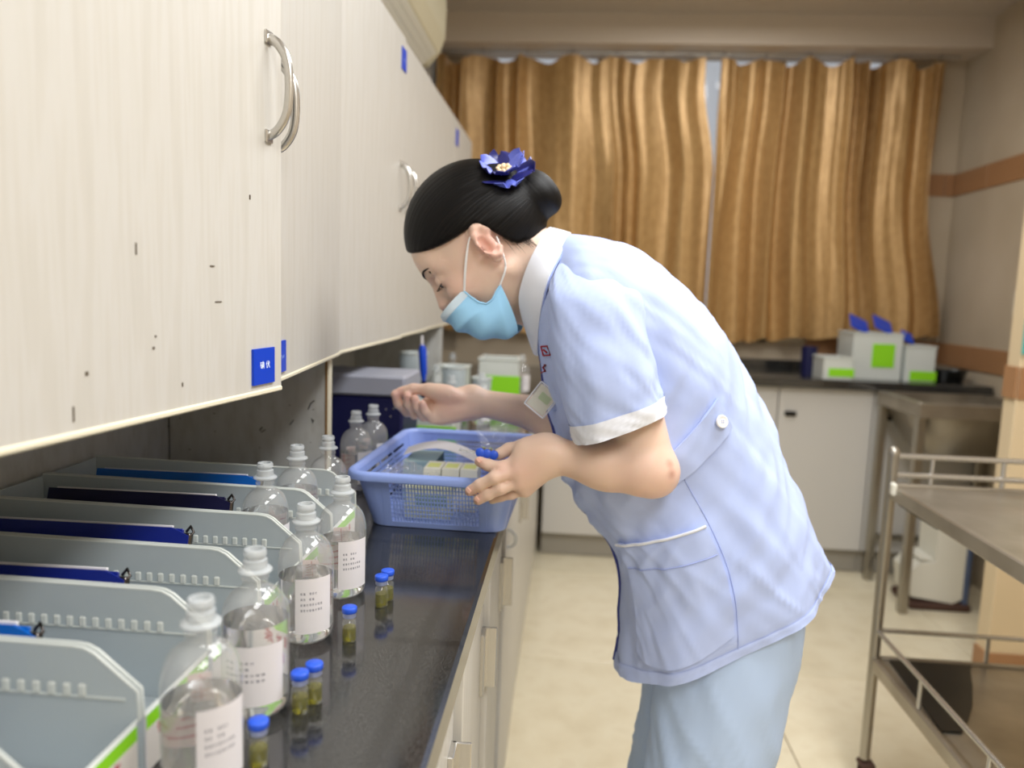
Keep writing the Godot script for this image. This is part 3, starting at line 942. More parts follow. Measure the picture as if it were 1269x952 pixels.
func back_run() -> void:
	# back counter with white cabinets below
	var wt := thing("back_worktop", "dark worktop along the back wall under the curtain", "worktop")
	var b := Mb.new(); b.box(Vector3(0.86, 0.862, -3.675), Vector3(1.90, 0.036, 0.55), 0.004); part("slab", b, M.granite, wt)
	b = Mb.new(); b.box(Vector3(0.86, 0.90, -3.945), Vector3(1.90, 0.04, 0.012), 0.002); part("upstand", b, M.granite, wt)
	var door_m := mat(Color(0.80, 0.79, 0.77), 0.45)
	var xs := [-0.095, 0.44, 0.93, 1.34, 1.80]
	var words := ["behind the nurse's arm", "behind the nurse's back", "with a dark knob, right of the nurse", "behind the steel sink stand"]
	for k in 4:
		var x0: float = xs[k]
		var x1: float = xs[k + 1]
		var c := thing("back_cabinet", "white cabinet under the back worktop, " + words[k], "cabinet")
		b = Mb.new(); b.box(Vector3((x0 + x1) * .5, 0.475, -3.70), Vector3(x1 - x0 - .002, 0.735, 0.46), 0.001); part("body", b, door_m, c)
		b = Mb.new(); b.box(Vector3((x0 + x1) * .5, 0.053, -3.70), Vector3(x1 - x0 - .002, 0.10, 0.42), 0.001); part("plinth", b, mat(Color(0.62, 0.60, 0.56), 0.5), c)
		var d := Node3D.new()
		d.name = "door"
		c.add_child(d, true)
		b = Mb.new(); b.box(Vector3((x0 + x1) * .5, 0.475, -3.458), Vector3(x1 - x0 - .006, 0.725, 0.018), 0.0015); part("door_leaf", b, door_m, d)
		b = Mb.new(); b.box(Vector3(x0 + 0.055, 0.72, -3.443), Vector3(0.05, 0.022, 0.018), 0.004); part("handle", b, M.dark_metal, d)
	# steel sink stand in front of it
	var sk := thing("sink_stand", "stainless steel sink stand on square legs right of the white cabinets", "sink")
	b = Mb.new()
	var x0 := 1.34
	var x1 := 1.80
	b.box(Vector3((x0 + x1) * .5, 0.815, -3.41), Vector3(x1 - x0, 0.06, 0.02), 0.004)
	b.box(Vector3((x0 + x1) * .5, 0.815, -3.02), Vector3(x1 - x0, 0.06, 0.02), 0.004)
	b.box(Vector3(x0 + .012, 0.815, -3.215), Vector3(0.024, 0.06, 0.37), 0.004)
	b.box(Vector3(x1 - .012, 0.815, -3.215), Vector3(0.024, 0.06, 0.37), 0.004)
	part("rim", b, M.steel_sheet, sk)
	b = Mb.new()
	var rows := []
	for q in [[0.0, 0.80], [0.03, 0.72], [0.07, 0.64], [0.12, 0.60]]:
		rows.append(PackedVector3Array([Vector3(x0 + .024 + q[0], q[1], -3.03 - q[0]), Vector3(x1 - .024 - q[0], q[1], -3.03 - q[0]), Vector3(x1 - .024 - q[0], q[1], -3.40 + q[0]), Vector3(x0 + .024 + q[0], q[1], -3.40 + q[0])]))
	b.grid(rows, true)
	b.flat(Array(rows[3]), Vector3.DOWN)
	part("bowl", b, M.steel_sheet, sk)
	for x: float in [x0 + .02, x1 - .02]:
		for z: float in [-3.04, -3.40]:
			b = Mb.new(); b.box(Vector3(x, 0.395, z), Vector3(0.034, 0.788, 0.034), 0.004); part("leg", b, M.steel, sk)
	for z: float in [-3.40]:
		b = Mb.new(); b.box(Vector3((x0 + x1) * .5, 0.20, z), Vector3(x1 - x0 - .07, 0.025, 0.025), 0.003)
		part("stretcher", b, M.steel, sk)
	# white foot-pedal waste bin, dark base
	var wb := thing("pedal_bin", "small white pedal bin with a slate side and dark base below the sink stand", "waste bin", "", Vector3(1.525, 0, -3.17))
	b = Mb.new()
	b.prism(PackedVector2Array([Vector2(-0.11, 0.05), Vector2(0.05, 0.03), Vector2(0.085, 0.05), Vector2(0.085, 0.33), Vector2(0.06, 0.36), Vector2(-0.01, 0.35), Vector2(-0.03, 0.33), Vector2(-0.03, 0.20), Vector2(-0.09, 0.19), Vector2(-0.125, 0.15)]), 0.16, Transform3D(Basis(), Vector3(0, 0, -0.08)))
	part("body", b, M.white_plastic, wb)
	b = Mb.new(); b.box(Vector3(0.098, 0.19, 0), Vector3(0.024, 0.35, 0.17), 0.006); part("side_panel", b, M.slate_blue, wb)
	b = Mb.new(); b.box(Vector3(0.0, 0.016, 0), Vector3(0.24, 0.03, 0.19), 0.008); part("base", b, M.rubber, wb)
	b = Mb.new(); b.box(Vector3(-0.06, 0.205, 0.0), Vector3(0.055, 0.012, 0.14), 0.004); part("pedal", b, M.white_plastic, wb)
	# clear storage bins with blue lids and lime labels on the back counter
	var gb := "clear bins on the back worktop"
	storage_bin("tall clear storage bin with a lime label and blue flaps on the back worktop", gb, at(1074, 464, 3.62), 0.21, 0.20, 0.20, Vector2(0.05, 0.155), 2)
	storage_bin("clear storage bin with a lime base label at the right end of the back worktop", gb, at(1129, 470, 3.58), 0.125, 0.15, 0.15, Vector2(0.0, 0.042), 1)
	storage_bin("low clear bin with a lime label, left of the tall one at the back", gb, at(1030, 470, 3.50), 0.12, 0.09, 0.15, Vector2(0.01, 0.046), 0)
	var cup := thing("dark_cup", "small navy cup left of the clear bins on the back worktop", "cup", "", Vector3(at(1003, 455, 3.6).x, 0.88, -3.62))
	b = Mb.new(); b.lathe([Vector2(0, 0.002), Vector2(0.03, 0.0), Vector2(0.036, 0.13), Vector2(0.033, 0.13), Vector2(0.028, 0.01), Vector2(0, 0.01)], Transform3D(), 20); part("cup_wall", b, M.navy, cup)
	b = Mb.new()
	rows = [PackedVector3Array(), PackedVector3Array(), PackedVector3Array(), PackedVector3Array()]
	for s in 24:
		var a := TAU * s / 24.0
		var e := Vector3(cos(a) * 0.085, 0, sin(a) * 0.07)
		rows[0].append(e * 0.8); rows[1].append(e + Vector3(0, .05, 0)); rows[2].append(e * .96 + Vector3(0, .05, 0)); rows[3].append(e * .7 + Vector3(0, .012, 0))
	b.grid(rows, true)
	b.flat(Array(rows[3]), Vector3.UP)
	var tr := part("black_tray", b, M.black_sheet, self)
	tr.position = Vector3(1.705, 0.881, -3.60)
	tag(tr, "round black tray at the right end of the back worktop", "tray")


func storage_bin(label: String, group: String, p: Vector3, w: float, h: float, d: float, lime: Vector2, lids: int) -> void:
	var o := thing("storage_bin", label, "storage bin", group, Vector3(p.x, 0.8805, p.z))
	var b := Mb.new()
	var t := 0.003
	b.box(Vector3(0, h * .5, d * .5), Vector3(w, h, t), 0.001); b.box(Vector3(0, h * .5, -d * .5), Vector3(w, h, t), 0.001)
	b.box(Vector3(w * .5, h * .5, 0), Vector3(t, h, d), 0.001); b.box(Vector3(-w * .5, h * .5, 0), Vector3(t, h, d), 0.001)
	b.box(Vector3(0, t * .5, 0), Vector3(w, t, d), 0.001)
	part("shell", b, M.bin_rim, o)
	b = Mb.new()
	b.box(Vector3(0, h + .003, d * .5), Vector3(w + .012, .008, .012), .003); b.box(Vector3(0, h + .003, -d * .5), Vector3(w + .012, .008, .012), .003)
	b.box(Vector3(w * .5, h + .003, 0), Vector3(.012, .008, d), .003); b.box(Vector3(-w * .5, h + .003, 0), Vector3(.012, .008, d), .003)
	part("rim", b, M.bin_rim, o)
	b = Mb.new(); b.box(Vector3(w * .12, (lime.x + lime.y) * .5 + .004, d * .5 + .003), Vector3(w * (.46 if lids == 2 else .9), lime.y - lime.x, .002), 0.0005); part("lime_label", b, M.lime, o, "lime green label")
	for k in lids:
		b = Mb.new()
		b.box(Vector3(-w * .24 + w * .5 * k, h + .04, -.01), Vector3(w * .42, .008, d * .6), .002, Basis(Vector3(0, 0, 1), -0.42) * Basis(Vector3.RIGHT, .5))
		part("blue_flap", b, M.sign_blue, o)
	for k in 3:
		b = Mb.new(); b.box(Vector3(w * (-.28 + .27 * k), h * .42, 0), Vector3(w * .22, h * .78, d * .7), .006); part("packed_box", b, M.paper, o)


func curtains() -> void:
	var f := FastNoiseLite.new()
	f.seed = 21
	f.frequency = 1.0
	f.fractal_octaves = 2
	for k in 2:
		var o := thing("curtain", ["gold satin curtain left of the bright gap, behind the nurse's head", "gold satin curtain right of the bright gap, its right hem flared"][k], "curtain")
		var b := Mb.new()
		var rows := []
		var n := 200
		for i in 48:
			var v := i / 47.0
			var row := PackedVector3Array()
			for j in n:
				var u := float(j) / (n - 1)
				var xl := -0.705 if k == 0 else 0.645 - 0.012 * smoothstep(.08, .42, v)
				var xr := 0.592 + 0.066 * smoothstep(.08, .42, v) if k == 0 else 1.665 + 0.10 * pow(smoothstep(.35, 1.0, v), 1.5)
				var x := lerpf(xl, xr, u)
				var ph := (u * (8.0 if k == 0 else 6.6)) + 1.3 * f.get_noise_2d(u * 3.0 + k * 40, 1.5) + 0.16 * f.get_noise_2d(u * 2.0 + k * 9, v * .8)
				var amp := (0.034 + 0.030 * f.get_noise_2d(u * 5.0, 3.0 + k + v * .5)) * (0.85 + 0.35 * v)
				var z := (-3.835 if k == 0 else -3.835 + 0.075 * (1.0 - smoothstep(0.0, 0.08, u)) * smoothstep(.15, .42, v)) + amp * (1.0 if k == 0 else smoothstep(-0.02, 0.08, u)) * (1.0 if k == 1 else 1.0 - .9 * smoothstep(.94, 1.0, u)) * sin(TAU * ph) + 0.010 * f.get_noise_2d(u * 13.0 + k * 7, v * .6) + 0.004 * f.get_noise_2d(u * 6.0 - v * 2.0, v * 2.5)
				var top := 2.338 - 0.035 * pow(absf(sin(PI * u * (6.0 if k == 0 else 5.0))), 3.0)
				var low := (1.02 if k == 0 else lerpf(1.0, 1.075, u)) + 0.012 * sin(TAU * ph)
				row.append(Vector3(x + 0.010 * cos(TAU * ph), lerpf(top, low, v), z))
			rows.append(row)
		b.sheet(rows, 0.002, Vector3(0, 0, 1))
		part("drape", b, M.satin, o)
		for j in (7 if k == 0 else 6):
			b = Mb.new()
			var u2 := j / (6.0 if k == 0 else 5.0)
			b.lathe([Vector2(0.012, -0.003), Vector2(0.016, 0), Vector2(0.012, 0.003), Vector2(0.009, 0), Vector2(0.012, -0.003)], Transform3D(Basis(Vector3(0, 0, 1), PI / 2), Vector3(lerpf(-0.69 if k == 0 else 0.66, 0.59 if k == 0 else 1.65, u2), 2.3545, -3.84)), 12)
			part("curtain_ring", b, M.chrome, o)
	var b := Mb.new()
	b.tube([Vector3(-0.715, 2.3545, -3.84), Vector3(1.74, 2.3545, -3.84)], 0.006, 10)
	tag(part("curtain_rod", b, M.chrome, self), "steel curtain rod under the ceiling beam", "curtain rod")


func far_worktop_things() -> void:
	# navy box with a pale lid behind the divider
	var nb := thing("navy_box", "navy storage box with a pale grey lid behind the far bottles", "box", "", Vector3(-0.475, TOP, -1.66))
	var b := Mb.new(); b.box(Vector3(0, 0.071, 0), Vector3(0.262, 0.14, 0.16), 0.006); part("body", b, M.navy, nb)
	b = Mb.new(); b.box(Vector3(0, 0.164, 0), Vector3(0.27, 0.044, 0.168), 0.005); part("lid", b, M.grey_lid, nb)
	for q in [[0.095, 0.115], [0.105, 0.10], [0.112, 0.118], [-0.1, 0.118]]:
		b = Mb.new(); b.box(Vector3(q[0], q[1], 0.0805), Vector3(0.003, 0.003, 0.002), 0.0005)
		part("rivet", b, M.chrome, nb)
	# lime labelled bins and clutter further along
	var gb := "clear bins far along the worktop"
	for q in [["clear bin with a broad lime label on the worktop below the nurse's mask", -0.235, -2.62, 0.13, 0.14, Vector2(0.01, 0.085)], ["clear bin with a small lime label left of the broad-labelled one", -0.375, -2.45, 0.10, 0.12, Vector2(0.0, 0.05)], ["clear bin with a lime label at the foot, beyond the basket rim", -0.33, -1.86, 0.12, 0.085, Vector2(0.0, 0.04)]]:
		storage_bin(q[0], gb, Vector3(q[1], 0, q[2]), q[3], q[4], 0.12, q[5], 0)
		get_child(get_child_count() - 1).position.y = TOP + 0.0005
	# hanging pen on a cord
	var pn := thing("hanging_pen", "blue pen hanging on a cord from the cabinet above the worktop", "pen", "", Vector3(-0.392, 0, -2.02))
	b = Mb.new(); b.tube([Vector3(0, 1.086, 0), Vector3(0.001, 1.06, 0)], 0.0035, 6); part("cord", b, M.paper, pn)
	b = Mb.new(); b.tube([Vector3(0.001, 1.062, 0), Vector3(0.002, 1.05, 0), Vector3(0.006, 0.99, 0), Vector3(0.007, 0.965, 0)], [0.005, 0.011, 0.010, 0.005], 10); part("barrel", b, M.sign_blue, pn)
	b = Mb.new(); b.tube([Vector3(0.007, 0.966, 0), Vector3(0.009, 0.86, 0)], 0.0075, 10); part("cap", b, M.navy, pn)
	# clear cups / drip chambers standing further back
	for q in [[-0.33, -2.2, 0.036, 0.15], [-0.26, -2.3, 0.03, 0.11], [-0.44, -2.15, 0.04, 0.19]]:
		var cu := thing("clear_tumbler", ["tall frosted tumbler left of the others beyond the hanging pen", "low frosted tumbler nearest the worktop edge beyond the far hand", "middle frosted tumbler beyond the hanging pen"][int(q[3] < .18) + int(q[3] > .12 and q[3] < .18)], "tumbler", "", Vector3(q[0], TOP, q[1]))
		b = Mb.new(); b.lathe([Vector2(0, 0.002), Vector2(q[2] * .8, 0.001), Vector2(q[2], q[3]), Vector2(q[2] - .002, q[3]), Vector2(q[2] * .8 - .002, .006), Vector2(0, .006)], Transform3D(), 24); part("tumbler_wall", b, M.bin, cu)
		b = Mb.new(); b.lathe([Vector2(q[2] + .0002, q[3] - .006), Vector2(q[2] + .003, q[3]), Vector2(q[2], q[3] + .002), Vector2(q[2] - .002, q[3])], Transform3D(), 24); part("rim", b, M.bin_rim, cu)


func steel_trolley() -> void:
	var o := thing("steel_trolley", "stainless steel two shelf trolley with rails in the right foreground", "trolley")
	var xa := 0.77
	var xb := 1.28
	var za := -1.84
	var zb := -0.92
	var b: Mb
	for q in [[xa, za], [xb, za], [xa, zb], [xb, zb]]:
		b = Mb.new()
		b.tube([Vector3(q[0], 0.10, q[1]), Vector3(q[0], 0.868, q[1])], 0.0125, 14)
		b.lathe([Vector2(0, 0.882), Vector2(0.008, 0.88), Vector2(0.0135, 0.872), Vector2(0.0135, 0.86)], Transform3D(Basis(), Vector3(q[0], 0, q[1])), 14)
		part("leg", b, M.steel, o)
		var c := Node3D.new()
		c.name = numbered(o, "caster")
		o.add_child(c, true)
		c.position = Vector3(q[0], 0, q[1])
		b = Mb.new(); b.lathe([Vector2(0, -0.011), Vector2(0.025, -0.011), Vector2(0.0335, -0.006), Vector2(0.0335, 0.006), Vector2(0.025, 0.011), Vector2(0, 0.011)], Transform3D(Basis(Vector3.RIGHT, PI / 2), Vector3(0.012, 0.035, 0)), 20); part("wheel", b, M.rubber, c)
		b = Mb.new()
		b.box(Vector3(0.006, 0.055, 0.016), Vector3(0.03, 0.06, 0.003), 0.001); b.box(Vector3(0.006, 0.055, -0.016), Vector3(0.03, 0.06, 0.003), 0.001); b.box(Vector3(0.004, 0.086, 0), Vector3(0.036, 0.012, 0.036), 0.003)
		part("fork", b, M.rubber, c)
	for y: float in [0.785, 0.355]:
		b = Mb.new()
		b.box(Vector3((xa + xb) * .5, y, (za + zb) * .5), Vector3(xb - xa - .012, 0.006, za * -1 + zb - .012), 0.001)
		for x: float in [xa, xb]: b.box(Vector3(x, y - .008, (za + zb) * .5), Vector3(0.016, 0.034, zb - za - .02), 0.003)
		for z: float in [za, zb]: b.box(Vector3((xa + xb) * .5, y - .008, z), Vector3(xb - xa - .02, 0.034, 0.016), 0.003)
		part("shelf", b, M.steel_sheet, o)
	# rails: two round bars round three sides above each shelf
	for q in [[0.860, 0.0065], [0.815, 0.0065], [0.430, 0.0055], [0.40, 0.0]]:
		if q[1] == 0.0: continue
		for e in [[xa, za, xb, za], [xa, za, xa, zb], [xb, za, xb, zb]]:
			if e[2] == xa and q[0] > 0.7: continue
			b = Mb.new(); b.tube([Vector3(e[0], q[0], e[1]), Vector3(e[2], q[0], e[3])], q[1], 10)
			part("rail", b, M.chrome, o)
	for q in [[0.86, 0.795, za, 0.86], [1.02, 0.795, za, 0.86], [1.03, 0.365, za, 0.43], [xa, 0.365, -1.60, 0.43], [xa, 0.365, -1.33, 0.43], [xa, 0.365, -1.10, 0.43]]:
		b = Mb.new(); b.tube([Vector3(q[0], q[1], q[2]), Vector3(q[0], q[3], q[2])], 0.005, 8)
		part("rail_post", b, M.chrome, o)
	for z: float in [za + .045]:
		b = Mb.new(); b.box(Vector3(xa - .012, 0.79, z), Vector3(0.012, 0.03, 0.02), 0.004); part("corner_block", b, M.white_plastic, o)
	b = Mb.new()
	b.tube([Vector3(xa + .01, 0.758, -1.80), Vector3(xa + .03, 0.745, -1.74), Vector3(xa + .04, 0.74, -1.68)], 0.008, 8)
	part("bracket", b, M.dark_metal, o)
	# black sheet lying on the lower shelf
	b = Mb.new()
	var poly := PackedVector2Array()
	for q in [[1096, 812], [1150, 815], [1196, 818], [1202, 828], [1205, 850], [1205, 875], [1200, 892], [1192, 908], [1164, 906]]:
		var p := on_y(q[0], q[1], 0.362)
		poly.append(Vector2(clampf(p.x, xa + .012, xb), maxf(p.z, za + .012)))
	b.prism(poly, 0.003, Transform3D(Basis(Vector3(1, 0, 0), Vector3(0, 0, 1), Vector3(0, 1, 0)), Vector3(0, 0.3595, 0)))
	tag(part("black_sheet", b, M.black_sheet, self), "shiny black sheet lying on the lower shelf of the steel trolley", "sheet")


const BIN_Z := [-0.400, -0.513, -0.621, -0.729, -0.850, -0.967, -1.083]

func bins_and_clipboards() -> void:
	var where := ["nearest the camera, at the bottom left corner", "behind the nearest bottle, second from the camera", "third from the camera, behind the second big bottle", "fourth from the camera along the worktop", "fifth from the camera, holding an open bottle", "the last, label beside the basket"]
	for k in 6:
		var z0: float = BIN_Z[k]
		var z1: float = BIN_Z[k + 1]
		var o := thing("medicine_bin", "frosted plastic bin with a lime label, " + where[k], "plastic bin", "frosted bins along the worktop")
		var y := TOP + 0.001
		var side := PackedVector2Array([Vector2(-0.70, y), Vector2(-0.305, y), Vector2(-0.303, 0.886), Vector2(-0.3035, 0.9085), Vector2(-0.3365, 0.9365), Vector2(-0.344, 0.9402), Vector2(-0.352, 0.941), Vector2(-0.70, 0.944)])
		for s in 2:
			var z: float = z0 - 0.0035 if s == 0 else z1 + 0.0015
			var b := Mb.new(); b.prism(side, 0.002, Transform3D(Basis(), Vector3(0, 0, z)))
			var sw := part("side_wall", b, M.bin, o)
			b = Mb.new()
			b.tube([Vector3(-0.70, 0.9445, z + .001), Vector3(-0.353, 0.9415, z + .001), Vector3(-0.344, 0.9405, z + .001), Vector3(-0.3365, 0.937, z + .001), Vector3(-0.304, 0.910, z + .001), Vector3(-0.303, 0.888, z + .001)], 0.0014, 6)
			part("rolled_edge", b, M.bin_rim, sw)
			b = Mb.new()
			var face: float = z1 + 0.0035 if s == 1 else z0 - 0.0035
			var sg := 1.0 if s == 1 else -1.0
			for t in 26:
				var x := -0.345 - 0.0118 * t
				b.box(Vector3(x, 0.9092, face + sg * .0014), Vector3(0.0060, 0.0096, 0.0030), 0.0012)
			b.box(Vector3(-0.505, 0.9038, face + sg * .0007), Vector3(0.385, 0.0012, 0.0016), 0.0)
			part("slot_tooth", b, M.bin_rim, sw)
		var b := Mb.new(); b.box(Vector3(-0.70, 0.892, (z0 + z1) * .5), Vector3(0.002, 0.10, z0 - z1 - .004), 0.0005); part("back_wall", b, M.bin, o)
		b = Mb.new(); b.box(Vector3(-0.305, 0.8645, (z0 + z1) * .5), Vector3(0.002, 0.045, z0 - z1 - .004), 0.0005); part("front_wall", b, M.bin, o)
		b = Mb.new(); b.box(Vector3(-0.5025, y + .001, (z0 + z1) * .5), Vector3(0.395, 0.002, z0 - z1 - .004), 0.0005); part("floor_panel", b, M.bin, o)
		b = Mb.new(); b.tube([Vector3(-0.3045, 0.8875, z0 - .003), Vector3(-0.3045, 0.8875, z1 + .003)], 0.0014, 6); part("front_rim", b, M.bin_rim, o)
		# the card on the front: a lime strip over white with red writing
		var im := img(256, 128, Color(0.90, 0.88, 0.86))
		var red := Color(0.66, 0.06, 0.14)
		im.fill_rect(Rect2i(0, 0, 256, 32), Color(0.56, 0.86, 0.10))
		for q in [["qing", 40], ["he", 84], ["dui", 128], ["chuang", 172]]: glyph(im, q[0], q[1], 40, 28, 4, red)
		if k == 5:
			glyph(im, "one", 66, 74, 44, 8, red); glyph(im, "three", 104, 74, 44, 8, red); glyph(im, "chuang", 146, 74, 44, 6, red)
		else:
			glyph(im, "zhong", 112, 74, 48, 7, red)
			stroke(im, Vector2(136, 70), Vector2(126, 82), 6, red); stroke(im, Vector2(136, 70), Vector2(146, 82), 6, red)
		b = Mb.new()
		var zc := (z0 + z1) * .5
		b.box(Vector3(-0.3030, 0.8640, zc), Vector3(0.0012, 0.046, 0.098), 0.0)
		part("label_card", b, M.paper, o)
		b = Mb.new()
		b.flat([Vector3(-0.3022, 0.8415, zc + .049), Vector3(-0.3022, 0.8415, zc - .049), Vector3(-0.3022, 0.8865, zc - .049), Vector3(-0.3022, 0.8865, zc + .049)], Vector3.RIGHT, [Vector2(0, 1), Vector2(1, 1), Vector2(1, 0), Vector2(0, 0)])
		part("label_print", b, printed(im, 0.55), o, "white card with a lime strip and red writing")
	# clipboards on edge in the bins
	var cl := [["clipboard with a sky blue back lying in the nearest bin", -0.44, M.clip_sky, -0.40, 0.926], ["sky blue clipboard with a dark clip in the second bin", -0.565, M.clip_sky, -0.425, 0.928], ["blue clipboard with a dark clip in the third bin", -0.672, M.clip_blue, -0.415, 0.935], ["blue clipboard with a silver ring in the fourth bin", -0.785, M.clip_blue, -0.41, 0.942], ["deep navy clipboard in the fifth bin", -0.905, M.clip_navy, -0.418, 0.945], ["sky blue clipboard in the last bin, behind the open bottles", -1.015, M.clip_sky, -0.425, 0.944]]
	for k in 6:
		var q: Array = cl[k]
		var o := thing("clipboard", q[0], "clipboard", "clipboards standing in the bins", Vector3(q[3], q[4], q[1]))
		o.rotation = Vector3(-0.30, 0.02, 0.0)
		var L := 0.225
		var b := Mb.new(); b.box(Vector3(-L * .5, -0.036, 0), Vector3(L, 0.070, 0.003), 0.001); part("board", b, q[2], o)
		b = Mb.new(); b.box(Vector3(-L * .5 - .004, -0.033, -0.0035), Vector3(L - .02, 0.070, 0.004), 0.0005); part("paper_stack", b, M.paper, o)
		b = Mb.new(); b.prism(PackedVector2Array([Vector2(-L, 0.0), Vector2(-.012, 0.0), Vector2(.008, -.008), Vector2(.008, -.018), Vector2(-L, -.018)]), 0.0045, Transform3D(Basis(), Vector3(0, 0, .001))); part("cover_fold", b, q[2], o)
		b = Mb.new()
		b.tube([Vector3(0.002, -0.004, -.002), Vector3(0.007, 0.002, 0.0), Vector3(0.012, -0.004, 0.002), Vector3(0.007, -0.010, 0.002)], 0.0016, 6)
		b.box(Vector3(0.0, -0.012, 0.0), Vector3(0.02, 0.014, 0.008), 0.002)
		part("clip", b, M.clip_metal, o)


func bottle_shape(R: float, H: float, grow := 0.0) -> Array:
	var out := []
	for q in [[0.0, 0.006], [0.70, 0.004], [0.86, 0.0], [0.96, 0.025], [1.0, 0.075], [1.0, 0.545], [0.985, 0.595], [0.935, 0.645], [0.85, 0.69], [0.72, 0.728], [0.56, 0.755], [0.43, 0.768], [0.37, 0.782], [0.355, 0.81], [0.40, 0.816], [0.40, 0.828], [0.355, 0.834], [0.355, 0.858]]:
		out.append(Vector2(maxf(0.0, q[0] * R - grow), q[1] * H + (grow if q[1] < .03 else 0.0)))
	return out


func make_bottle(level: float, a0: float, a1: float, top: float, low: float) -> Node3D:
	var R := 0.0288
	var H := 0.143
	var o := thing("infusion_bottle", "", "bottle", "clear infusion bottles by the bins")
	o.set_meta("plain", "infusion_bottle")
	var b := Mb.new()
	b.lathe(bottle_shape(R, H), Transform3D(), 40)
	part("bottle_shell", b, M.bottle, o)
	# the liquid: a closed body cut at its level
	b = Mb.new()
	var pr := []
	for p: Vector2 in bottle_shape(R, H, 0.0011):
		if p.y < level * H: pr.append(p)
	pr.append(Vector2(pr[pr.size() - 1].x * (1.0 if level < .55 else .985), level * H))
	pr.append(Vector2(0, level * H))
	b.lathe(pr, Transform3D(), 40)
	part("liquid", b, M.water, o)
	b = Mb.new()
	b.lathe([Vector2(0.30 * R, .856 * H), Vector2(.44 * R, .857 * H), Vector2(.50 * R, .864 * H), Vector2(.50 * R, .874 * H), Vector2(.44 * R, .884 * H), Vector2(.36 * R, .888 * H), Vector2(.35 * R, .935 * H), Vector2(.29 * R, .942 * H), Vector2(.29 * R, .956 * H), Vector2(.335 * R, .962 * H), Vector2(.335 * R, .985 * H), Vector2(.31 * R, 1.0 * H), Vector2(.23 * R, 1.0 * H), Vector2(.21 * R, .97 * H), Vector2(0, .965 * H)], Transform3D(), 32)
	part("cap", b, M.cap, o)
	# paper label: a curved sheet with rows of small print
	var im := img(256, 256, Color(0.90, 0.89, 0.90))
	var keys := ["he", "dui", "chuang", "qing", "fu", "dian"]
	for r in 4:
		for k in [6, 5, 8, 8][r]:
			if r < 2 and k == 2: continue
			glyph(im, keys[(k * 5 + r * 3) % 6], 36 + k * 19, 62 + r * 26, 13, 1, Color(.30, .30, .36))
	var rows := []
	for i in 2:
		var row := PackedVector3Array()
		for j in 17:
			var a := lerpf(a0, a1, j / 16.0)
			row.append(Vector3(sin(a) * (R + .0006), lerpf(top, low, i) * H, cos(a) * (R + .0006)))
		rows.append(row)
	b = Mb.new()
	b.grid(rows, true if a1 - a0 > 6.2 else false, Vector3(sin((a0 + a1) * .5), 0, cos((a0 + a1) * .5)))
	part("paper_label", b, printed(im, 0.7), o)
	# red printed panel on the far side of the bottle
	im = img(128, 192, Color(0.90, 0.80, 0.78))
	for k in 5: stroke(im, Vector2(20 + rng.randf() * 20, 20 + k * 34), Vector2(90 + rng.randf() * 20, 26 + k * 34 + rng.randf() * 20), 6, Color(.72, .18, .16))
	stroke(im, Vector2(60, 10), Vector2(54, 180), 6, Color(.72, .18, .16))
	rows = []
	for i in 2:
		var row := PackedVector3Array()
		for j in 7:
			var a := lerpf(a0 + PI - .1, a0 + PI + .5, j / 6.0)
			row.append(Vector3(sin(a) * (R + .0006), lerpf(.50, .16, i) * H, cos(a) * (R + .0006)))
		rows.append(row)
	b = Mb.new()
	b.grid(rows, false, Vector3(sin(a0 + PI + .2), 0, cos(a0 + PI + .2)))
	part("printed_panel", b, printed(im, 0.6), o, "red printed panel")
	return o


